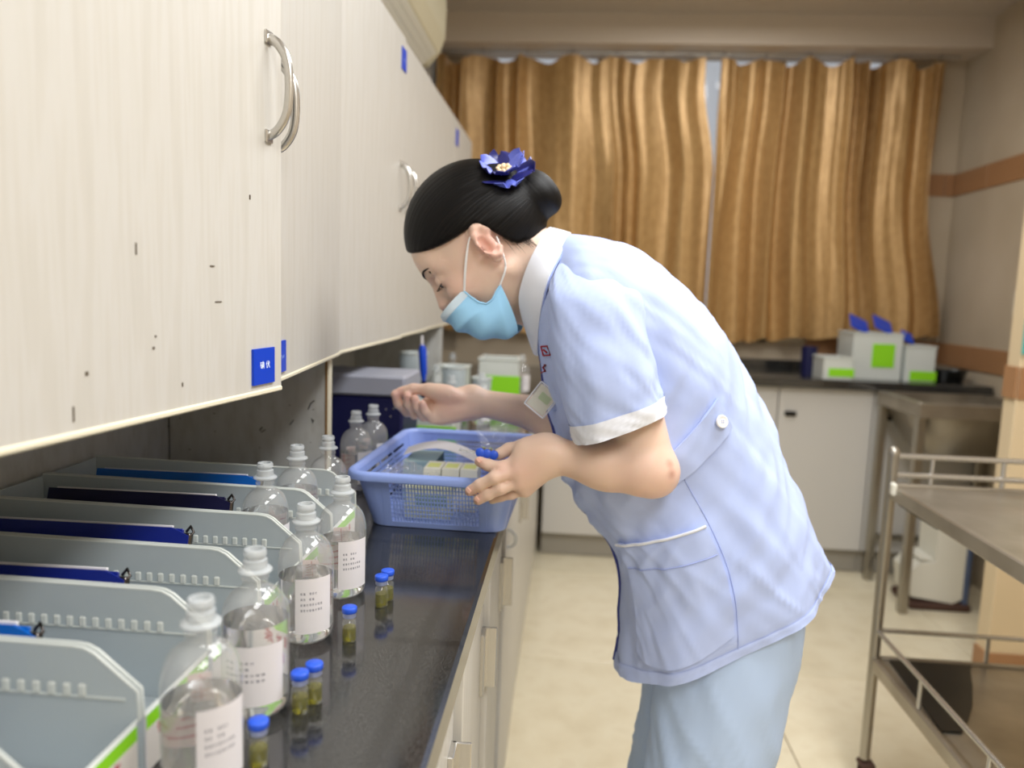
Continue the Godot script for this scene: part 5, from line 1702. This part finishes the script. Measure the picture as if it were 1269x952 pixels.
func hair(o: Node3D) -> void:
	var f := Field.new()
	var hb := head.basis
	f.blob(H(-.004, .047, 0), hb, Vector3(.109, .1005, .0835), .01)
	f.blob(H(-.045, .020, 0), hb, Vector3(.066, .075, .073), .02)
	f.bone(H(-.07, .045, 0), H(-.105, .020, 0), .055, .040, .03)
	f.blob(H(-.113, .012, 0), hb * Basis(Vector3(0, 0, 1), .3), Vector3(.031, .042, .042), .008)
	var inv := head.affine_inverse()
	f.clip = func(p: Vector3, d: float) -> float:
		var q := inv * p
		var fx := -q.x
		var u := q.y
		var line := 0.0
		if fx > -.004: line = .036 + .42 * (fx + .004) - .008 * sin(clampf((fx + .004) / .105, 0, 1) * PI) + .010 * (1.0 - clampf(absf(q.z) / .06, 0.0, 1.0)) * smoothstep(.05, .10, fx)
		elif fx > -.049: line = lerpf(.036, -.030, smoothstep(-.012, -.046, fx))
		else: line = -.030 + .55 * (fx + .049) * 1.2
		line = maxf(line, -.056)
		var cut := (line - u) * .85
		var k := .006
		var h := maxf(k - absf(d - cut), 0.0)
		return maxf(d, cut) + h * h / (4.0 * k)
	var b := Mb.new()
	f.mesh_into(b, H(-.02, .04, 0) + Vector3(-.17, -.17, -.11), H(-.02, .04, 0) + Vector3(.17, .17, .11), .0036)
	# strands run from the forehead back to the bun: the texture's u goes across them
	var axis := Vector3(-1, -.18, 0).normalized()   # own axes: from bun to brow is -x
	for i in b.v.size():
		var q := inv * b.v[i]
		var r := q - Vector3(.115, .015, 0)
		var along := r.length()
		var dir := r.normalized()
		var an := atan2(dir.z, dir.y * (1.0 if dir.y > -.2 else 1.0))
		if q.x > .098: an = atan2(q.z, q.x - .113) * 1.3
		b.t[i] = Vector2(an / PI * .9 + .5, along * 4.0)
	part("hair", b, M.hair, o)
	# loose short strands at the hairline and nape
	b = Mb.new()
	for k in 40:
		var t := rng.randf()
		var p0 := H(lerpf(-.03, -.06, t), lerpf(-.005, -.03, t), .062 - .012 * t)
		var d := (hb * Vector3(-.1 + rng.randf() * .5, -1.0, rng.randf_range(.0, .2))).normalized()
		var L := rng.randf_range(.01, .03)
		b.tube([p0, p0 + d * L * .5, p0 + d * L + Vector3(.002, -.002, 0)], [.0003, .00025, .0001], 4, false)
	part("loose_hair", b, M.hair, o).set_meta("kind", "stuff")
	# blue flower on a dark net round the bun
	var fl := Node3D.new()
	fl.name = "hair_flower"
	o.add_child(fl, true)
	var c := at(626, 222, -NZ + -.030)
	var up := Vector3(-.12, .80, .58).normalized()
	var x := up.cross(Vector3(0, 0, 1)).normalized()
	var z := x.cross(up)
	for ringk in 2:
		for k in 6 - ringk:
			var an := TAU * k / (6.0 - ringk) + ringk * .5 + .3
			var d := x * cos(an) + z * sin(an)
			var sd := d.cross(up).normalized()
			var rows := []
			var Lp := .047 - .014 * ringk
			for i in 7:
				var t := i / 6.0
				var row := PackedVector3Array()
				for j in 7:
					var q := (j / 6.0 - .5) * 2.0
					var wd := .029 * pow(sin(PI * clampf(.10 + .86 * t, 0, 1)), .6) * (1.0 - .22 * ringk) * (.55 + .6 * t)
					var lift := .004 + ringk * .008 + .016 * t * t * (1.0 + .5 * ringk) - .010 * t * t * t * t + .006 * q * q * t + .0035 * sin(q * 5.0 + k * 2.0) * t
					if k % 2 == 0: lift += .004 * t
					row.append(c + d * (Lp * t) + sd * wd * q + up * lift)
				rows.append(row)
			var pb := Mb.new()
			pb.sheet(rows, .0012, up)
			part("petal", pb, M.flower if (k + ringk) % 2 == 0 else M.flower_light, fl)
	for k in 9:
		var pb := Mb.new()
		var an := TAU * k / 8.0
		var rr := 0.0 if k == 8 else .009
		var sp := Vector3(0, 0, 0) if k == 8 else (x * cos(an) + z * sin(an)) * rr
		pb.lathe([Vector2(0, -.0042), Vector2(.003, -.003), Vector2(.0042, 0), Vector2(.003, .003), Vector2(0, .0042)], Transform3D(Basis(), c + sp + up * (.017 if k < 8 else .020)), 12)
		part("pearl", pb, M.pearl, fl)
	var pb := Mb.new()
	var band := []
	for k in 13:
		var an := PI * (k / 12.0)
		band.append(H(-.095 - .004 * sin(an), .030 + .040 * sin(an) , .046 * cos(an)))
	pb.tube(band, .0075, 8, true, .8)
	part("hair_net_band", pb, M.net, fl)


func face_things(o: Node3D) -> void:
	# eyes looking down, lashes and brows
	for s: float in [1.0, -1.0]:
		var e := Node3D.new()
		e.name = numbered(o, "eye")
		o.add_child(e, true)
		var b := Mb.new()
		var c := H(.0800, .0135, s * .031)
		b.lathe([Vector2(0, -.0116), Vector2(.0058, -.0100), Vector2(.0100, -.0058), Vector2(.0116, 0), Vector2(.0100, .0058), Vector2(.0058, .0100), Vector2(0, .0116)], Transform3D(head.basis, c), 20)
		part("eyeball", b, M.eye_white, e)
		b = Mb.new()
		var look := (head.basis * Vector3(-1, -.42, s * .18)).normalized()
		b.lathe([Vector2(0, .0012), Vector2(.004, .0006), Vector2(.0056, -.0012)], Transform3D(Basis(look.cross(Vector3(0, 0, 1)).normalized(), look, Vector3(0, 0, 1)), c + look * .0111), 16)
		part("iris", b, M.iris, e)
		# upper lid half closed over the ball
		b = Mb.new()
		var rows := []
		for i in 7:
			var row := PackedVector3Array()
			for j in 11:
				var az := lerpf(-1.15, 1.15, j / 10.0)
				var elv := lerpf(1.1, -.12 - .22 * cos(az), i / 6.0)
				row.append(c + head.basis * Vector3(-cos(elv) * cos(az), sin(elv), cos(elv) * sin(az) * s * 1.05) * .0130)
			rows.append(row)
		b.sheet(rows, .0012, head.basis * Vector3(-1, .2, 0))
		part("eyelid", b, mat(Color(0.78, 0.565, 0.445).linear_to_srgb(), .5), e)
		b = Mb.new()
		for k in 12:
			var az := lerpf(-.9, 1.2, k / 11.0)
			var p := c + head.basis * Vector3(-cos(az) * .0133, -.0052 + .001 * az, sin(az) * s * .0136)
			b.tube([p, p + head.basis * Vector3(-.004 * cos(az), -.0020, .004 * sin(az) * s), p + head.basis * Vector3(-.007 * cos(az), -.0015, .007 * sin(az) * s)], [.0005, .0004, .0002], 4, false)
		part("lash", b, M.brow, e).set_meta("kind", "stuff")
		b = Mb.new()
		var br := []
		for q in [[.1015, .034, .010], [.1000, .0400, .022], [.0945, .0430, .034], [.0825, .0395, .048]]: br.append(H(q[0], q[1], s * q[2]))
		b.tube(spline(br, 4), [.0008, .0011, .0013, .0015, .0016, .0017, .0017, .0016, .0015, .0013, .0011, .0009, .0005], 8, true, 1.4)
		part("eyebrow", b, M.brow, o)
	# surgical mask: rows from nose to under the chin, columns from the far cheek to the near one
	var mid := [[.1185, -.026], [.1215, -.042], [.116, -.060], [.108, -.080], [.095, -.098], [.076, -.112], [.056, -.116]]
	var side := [[.066, -.022, .0585], [.064, -.036, .0635], [.060, -.052, .0665], [.053, -.062, .0680], [.042, -.063, .0685], [.029, -.058, .0680], [.018, -.055, .0670]]
	var n := 36
	var rows := []
	for i in 37:
		var x := i / 6.0
		var row := PackedVector3Array()
		var k0 := mini(int(x), 5)
		var t := x - k0
		for j in n * 2 + 1:
			var q := (j - n) / float(n)
			var aq := absf(q)
			var e := pow(aq, 1.35)
			var mf := lerpf(mid[k0][0], mid[k0 + 1][0], t)
			var mu := lerpf(mid[k0][1], mid[k0 + 1][1], t)
			var sf := lerpf(side[k0][0], side[k0 + 1][0], t)
			var su := lerpf(side[k0][1], side[k0 + 1][1], t)
			var ss := lerpf(side[k0][2], side[k0 + 1][2], t)
			var bulge := sin(aq * PI) * .014
			var lowb := smoothstep(2.5, 6.0, x)
			var ff := lerpf(mf, sf, e) + bulge * (1.0 - .5 * lowb)
			var uu := lerpf(mu, su, e) - sin(aq * PI) * .012 * lowb - sin(aq * PI * .5) * sin(aq * PI) * .028 * lowb
			var s := signf(q) * (ss * sin(minf(aq * 1.16, 1.0) * PI * .5) + .004 * sin(aq * PI))
			# pleats fan out from the gathered edge
			var pl := .0024 * sin(x * TAU * .55 + 1.2) * (.3 + .7 * smoothstep(0.0, .5, aq)) * (1.0 - pow(aq, 6.0)) + .0034 * sin(x * 4.2 - aq * 2.0) * aq * (1.0 - pow(aq, 6.0))
			row.append(H(ff + pl, uu - pl * .6, s))
		rows.append(row)
	var b := Mb.new()
	b.sheet(rows, .0012, head.basis * Vector3(-1, -.6, 0))
	var mk := Node3D.new()
	mk.name = "face_mask"
	o.add_child(mk, true)
	part("mask_sheet", b, M.mask, mk)
	# white top band with its stitching, and the ear loops
	b = Mb.new()
	var strip := []
	for i in 6:
		var row := PackedVector3Array()
		for j in n * 2 + 1: row.append(rows[i][j] + head.basis * Vector3(-.0012, .0004, 0) * 1.0 + (rows[i][j] - H(.04, -.05, 0)).normalized() * .0006)
		strip.append(row)
	b.sheet(strip, .0006, head.basis * Vector3(-1, -.2, 0))
	part("nose_band", b, mat(Color(.80, .87, .92), .75), mk)
	for s: float in [1.0, -1.0]:
		var ja := 0 if s < 0 else n * 2
		b = Mb.new()
		b.tube(spline([rows[1][ja], H(.035, .002, s * .073), H(.006, .024, s * .0775), H(-.012, .030, s * .0745)], 5), .0019, 8, true, .7)
		part("ear_loop", b, M.white_cloth, mk)
		b = Mb.new()
		b.tube(spline([rows[35][ja], H(-.005, -.042, s * .0715), H(-.018, -.020, s * .073), H(-.026, .0, s * .072)], 5), .0019, 8, true, .7)
		part("ear_loop", b, M.white_cloth, mk)
		b = Mb.new()
		var eb := []
		for i in range(0, 37, 3): eb.append(rows[i][ja])
		b.tube(eb, .0016, 6)
		part("side_binding", b, M.mask, mk)


func uniform(o: Node3D) -> void:
	# jacket body
	var b := Mb.new()
	var rows := []
	for i in 131:
		var v := 13.0 * i / 130.0
		var row := PackedVector3Array()
		for j in 150: row.append(jacket_at(TAU * j / 150.0, v))
		rows.append(row)
	b.grid(rows, true, Vector3.ZERO, Vector2(3, 3))
	# turned hem, inside
	var inner := []
	for i in [130, 120, 108]:
		var row := PackedVector3Array()
		for j in 150: row.append(jacket_at(TAU * j / 150.0, 13.0 * i / 130.0, -.004))
		inner.append(row)
	b.grid(inner, true, Vector3.ZERO, Vector2(3, .3))
	var jk := part("jacket", b, M.jacket, o)
	# hem band: a doubled strip round the bottom
	rows = []
	for i in 7:
		var row := PackedVector3Array()
		for j in 150: row.append(jacket_at(TAU * j / 150.0, 12.58 + .43 * i / 6.0, .0012))
		rows.append(row)
	b = Mb.new()
	b.grid(rows, true, Vector3.ZERO, Vector2(3, .3))
	part("hem_band", b, M.jacket, jk)
	# side seams
	for s: float in [1.0, -1.0]:
		b = Mb.new()
		var pts := []
		for i in 40: pts.append(jacket_at(s * PI * .5, lerpf(7.3, 12.95, i / 39.0), .0004))
		b.tube(pts, .0007, 5)
		part("side_seam", b, M.seam, jk)
	# patch pocket with white piping
	var pk := patch(PI * .505, PI * .815, 8.98, 12.42, 34, 40, .0052, .005, M.jacket, "pocket", jk, 0.0, .35)
	var pts := []
	for i in 30: pts.append(jacket_at(lerpf(PI * .505, PI * .815, i / 29.0), 8.98, .0066))
	b = Mb.new(); b.tube(pts, .0022, 8)
	part("white_piping", b, M.trim, pk)
	b = Mb.new()
	for v: float in [9.66]:
		pts = []
		for i in 30: pts.append(jacket_at(lerpf(PI * .508, PI * .81, i / 29.0), v, .0058))
		b.tube(pts, .0008, 5)
	part("pocket_stitching", b, M.seam, pk)
	# waist tab and button
	var tb := patch(PI * .34, PI * .56, 6.62, 7.35, 24, 10, .0062, .0045, M.jacket, "waist_tab", jk, .62)
	var bp := jacket_at(PI * .368, 7.08, .0085)
	var bn := (jacket_at(PI * .368, 7.08, .02) - jacket_at(PI * .368, 7.08, 0)).normalized()
	var bx := bn.cross(Vector3.UP).normalized()
	b = Mb.new()
	b.lathe([Vector2(0, .0022), Vector2(.006, .0018), Vector2(.0075, .0028), Vector2(.0088, .0024), Vector2(.0094, .0008), Vector2(.0086, -.001), Vector2(0, -.001)], Transform3D(Basis(bx, bn, bx.cross(bn)), bp), 24)
	part("button", b, M.button, tb)
	b = Mb.new()
	for k in 4: b.box(bp + bn * .0024 + bx * [.0014, -.0014, .0014, -.0014][k] + bx.cross(bn) * [.0014, .0014, -.0014, -.0014][k], Vector3(.0012, .0012, .0012), 0.0)
	part("button_hole", b, M.seam, tb).set_meta("kind", "stuff")
	# front edge: darker piping down the buttons' line
	b = Mb.new()
	pts = []
	for i in 60: pts.append(jacket_at(PI * .985, lerpf(1.0, 12.9, i / 59.0), .0015))
	b.tube(pts, .0028, 8)
	part("front_piping", b, M.navy_trim, jk)
	# chest pocket with pen clip, red embroidery
	patch(PI * .70, PI * .90, 4.15, 5.6, 14, 14, .0035, .003, M.jacket, "chest_pocket", jk)
	b = Mb.new()
	var em := [[[672, 431], [679, 431], [680, 440], [673, 441], [672, 431]], [[674, 434], [678, 438]], [[669, 449], [675, 451], [673, 456], [676, 461], [668, 463]]]
	for s: Array in em:
		pts = []
		for q: Array in s:
			var bestp := Vector3.ZERO
			var bd := 1e9
			for i in 26:
				for j in 20:
					var p := jacket_at(lerpf(PI * .70, PI * .99, i / 25.0), lerpf(1.6, 4.2, j / 19.0), .0018)
					var dd := (p - EYE).normalized().distance_to(sight(q[0], q[1]).normalized())
					if dd < bd:
						bd = dd
						bestp = p
			pts.append(bestp)
		b.tube(pts, .0013, 6)
	part("red_embroidery", b, M.red_thread, jk).set_meta("kind", "stuff")
	# near sleeve and far sleeve with white cuffs
	sleeve(o, [[698, 322, 758, 306, 1.13, .012], [688, 336, 785, 330, 1.105, .042], [679, 368, 797, 366, 1.078, .064], [681, 420, 804, 412, 1.062, .070], [692, 470, 812, 452, 1.052, .070], [706, 521, 819, 486, 1.048, .068], [715, 547, 822, 509, 1.047, .068]], 1.0)
	sleeve(o, [[698, 345, 758, 330, 1.32, .012], [690, 360, 785, 352, 1.345, .04], [690, 392, 800, 380, 1.36, .062], [694, 430, 808, 418, 1.375, .066], [700, 468, 812, 452, 1.385, .066], [708, 505, 815, 484, 1.39, .064], [714, 526, 818, 505, 1.39, .064]], -1.0)
	# stand-and-fall collar: upper and lower edges on the near side, mirrored to the far side
	var upper := [[681, 284, 1.220], [664, 312, 1.158], [652, 340, 1.140], [645, 368, 1.145], [648, 392, 1.158], [655, 415, 1.172], [663, 438, 1.182]]
	var lower := [[707, 291, 1.220], [697, 312, 1.135], [684, 338, 1.100], [676, 362, 1.095], [671, 388, 1.108], [668, 414, 1.135], [666, 440, 1.172]]
	rows = []
	for i in 5:
		var line := []
		for k in range(6, -1, -1):
			var p := at(upper[k][0], upper[k][1], upper[k][2]).lerp(at(lower[k][0], lower[k][1], lower[k][2]), i / 4.0)
			p.z += .006 * sin(PI * i / 4.0)
			line.append(p)
		for k in range(1, 7):
			var p: Vector3 = line[6 - k]
			line.append(Vector3(p.x, p.y, 2.0 * NZ - p.z))
		rows.append(PackedVector3Array(spline(line, 5)))
	b = Mb.new()
	b.sheet(rows, .003, Vector3(.3, .3, 1))
	var co := part("collar", b, M.trim, o)
	b = Mb.new()
	pts = []
	for p: Vector3 in rows[4]: pts.append(p + Vector3(.0006, -.0006, 0))
	b.tube(pts, .0016, 6)
	part("collar_edge_seam", b, M.seam, co)
	# badge on a strap clip, hanging at the chest
	var bd2 := thing("name_badge", "clear sleeved name badge clipped to the chest of the uniform", "badge")
	var c := at(672, 496, 1.115)
	var bs := Basis(Vector3(0, 0, 1), -.62) * Basis(Vector3(0, 1, 0), -.25)
	b = Mb.new(); b.box(c, Vector3(.030, .036, .0016), .0006, bs); part("card", b, mat(Color(.80, .80, .74), .5), bd2)
	b = Mb.new(); b.box(c + bs * Vector3(0, 0, .0018), Vector3(.034, .040, .0014), .0006, bs); part("clear_sleeve", b, M.film, bd2)
	b = Mb.new()
	for q in [[-.018, 0, .0014, .040], [.018, 0, .0014, .040]]: b.box(c + bs * Vector3(q[0], q[1], .001), Vector3(q[2], q[3], .004), .0005, bs)
	b.box(c + bs * Vector3(0, .0205, .001), Vector3(.036, .0016, .004), .0005, bs); b.box(c + bs * Vector3(0, -.0205, .001), Vector3(.036, .0016, .004), .0005, bs)
	part("sleeve_edge", b, M.trim, bd2)
	b = Mb.new(); b.box(c + bs * Vector3(.002, .004, .0011), Vector3(.018, .012, .0006), 0.0, bs); part("photo_patch", b, mat(Color(.62, .72, .55), .5), bd2)
	b = Mb.new(); b.box(c + bs * Vector3(.006, .028, .0), Vector3(.009, .026, .003), .001, bs); part("strap", b, M.film, bd2)


func sleeve(o: Node3D, st: Array, side: float) -> void:
	var rows := ring_rows(st, 9, 64, .0050, 5.0 * side)
	var b := Mb.new()
	b.grid(rows, true, Vector3.ZERO, Vector2(2, 2))
	var inside := []
	for i in range(rows.size() - 1, rows.size() - 16, -2):
		var mid := Vector3.ZERO
		for p: Vector3 in rows[i]: mid += p
		mid /= 64.0
		var row := PackedVector3Array()
		for p: Vector3 in rows[i]: row.append(mid + (p - mid) * .965)
		inside.append(row)
	b.grid(inside, true)
	var sl := part("sleeve", b, M.jacket, o)
	b = Mb.new()
	var cuff := []
	for i in range(rows.size() - 9, rows.size()):
		var mid := Vector3.ZERO
		for p: Vector3 in rows[i]: mid += p
		mid /= 64.0
		var row := PackedVector3Array()
		for p: Vector3 in rows[i]: row.append(mid + (p - mid) * 1.022)
		cuff.append(row)
	b.grid(cuff, true, Vector3.ZERO, Vector2(3, .4))
	var lip := [cuff[cuff.size() - 1]]
	var m2 := Vector3.ZERO
	for p: Vector3 in lip[0]: m2 += p
	m2 /= 64.0
	var r2 := PackedVector3Array()
	for p: Vector3 in lip[0]: r2.append(m2 + (p - m2) * .94)
	lip.append(r2)
	b.grid(lip, true, Vector3(0, -1, 0))
	part("white_cuff", b, M.trim, sl)


func trousers(o: Node3D) -> void:
	var b := Mb.new()
	for z: float in [-.075, .075]:
		var rows := []
		var c := [[at(900, 690, 1.22), .100, .085], [at(890, 770, 1.22), .106, .092], [at(880, 850, 1.22), .101, .092], [at(868, 905, 1.22), .094, .09], [at(857, 952, 1.22), .089, .086], [Vector3(.224, .36, NZ), .086, .082], [Vector3(.208, .22, NZ), .086, .082], [Vector3(.196, .07, NZ), .088, .084]]
		var cs := []
		var rx := []
		var rz := []
		for q: Array in c: cs.append(q[0]); rx.append(q[1]); rz.append(q[2])
		for i in 71:
			var x := i / 10.0
			var m := vspline(cs, x)
			m.z += z
			var row := PackedVector3Array()
			for j in 64:
				var a := TAU * j / 64.0
				var g := .004 * folds.get_noise_2d(a * 1.0 + z * 90, x * .5) + .004 * (0.5 - absf(folds.get_noise_2d(a * 1.1 + x * .5 + z * 50, x * .3)) * 2.0)
				row.append(m + Vector3(cos(a) * (fspline(rx, x) + g), 0, sin(a) * (fspline(rz, x) + g)))
			rows.append(row)
		b.grid(rows, true, Vector3.ZERO, Vector2(3, 6))
	var tr := part("trousers", b, M.pants, o)
	for z: float in [-.08, .08]:
		b = Mb.new()
		var rows := []
		for q in [[.225, .030, .012], [.215, .045, .034], [.17, .05, .042], [.11, .042, .045], [.05, .034, .046], [.0, .028, .038], [-.022, .022, .014]]:
			var row := PackedVector3Array()
			for j in 20:
				var a := TAU * j / 20.0
				row.append(Vector3(q[0] + .035, maxf(.002, .028 + sin(a) * q[1]), NZ + z + cos(a) * q[2]))
			rows.append(row)
		b.grid(rows, true)
		b.flat(Array(rows[0]), Vector3.RIGHT); b.flat(Array(rows[6]), Vector3.LEFT)
		part("shoe", b, M.trim, o)
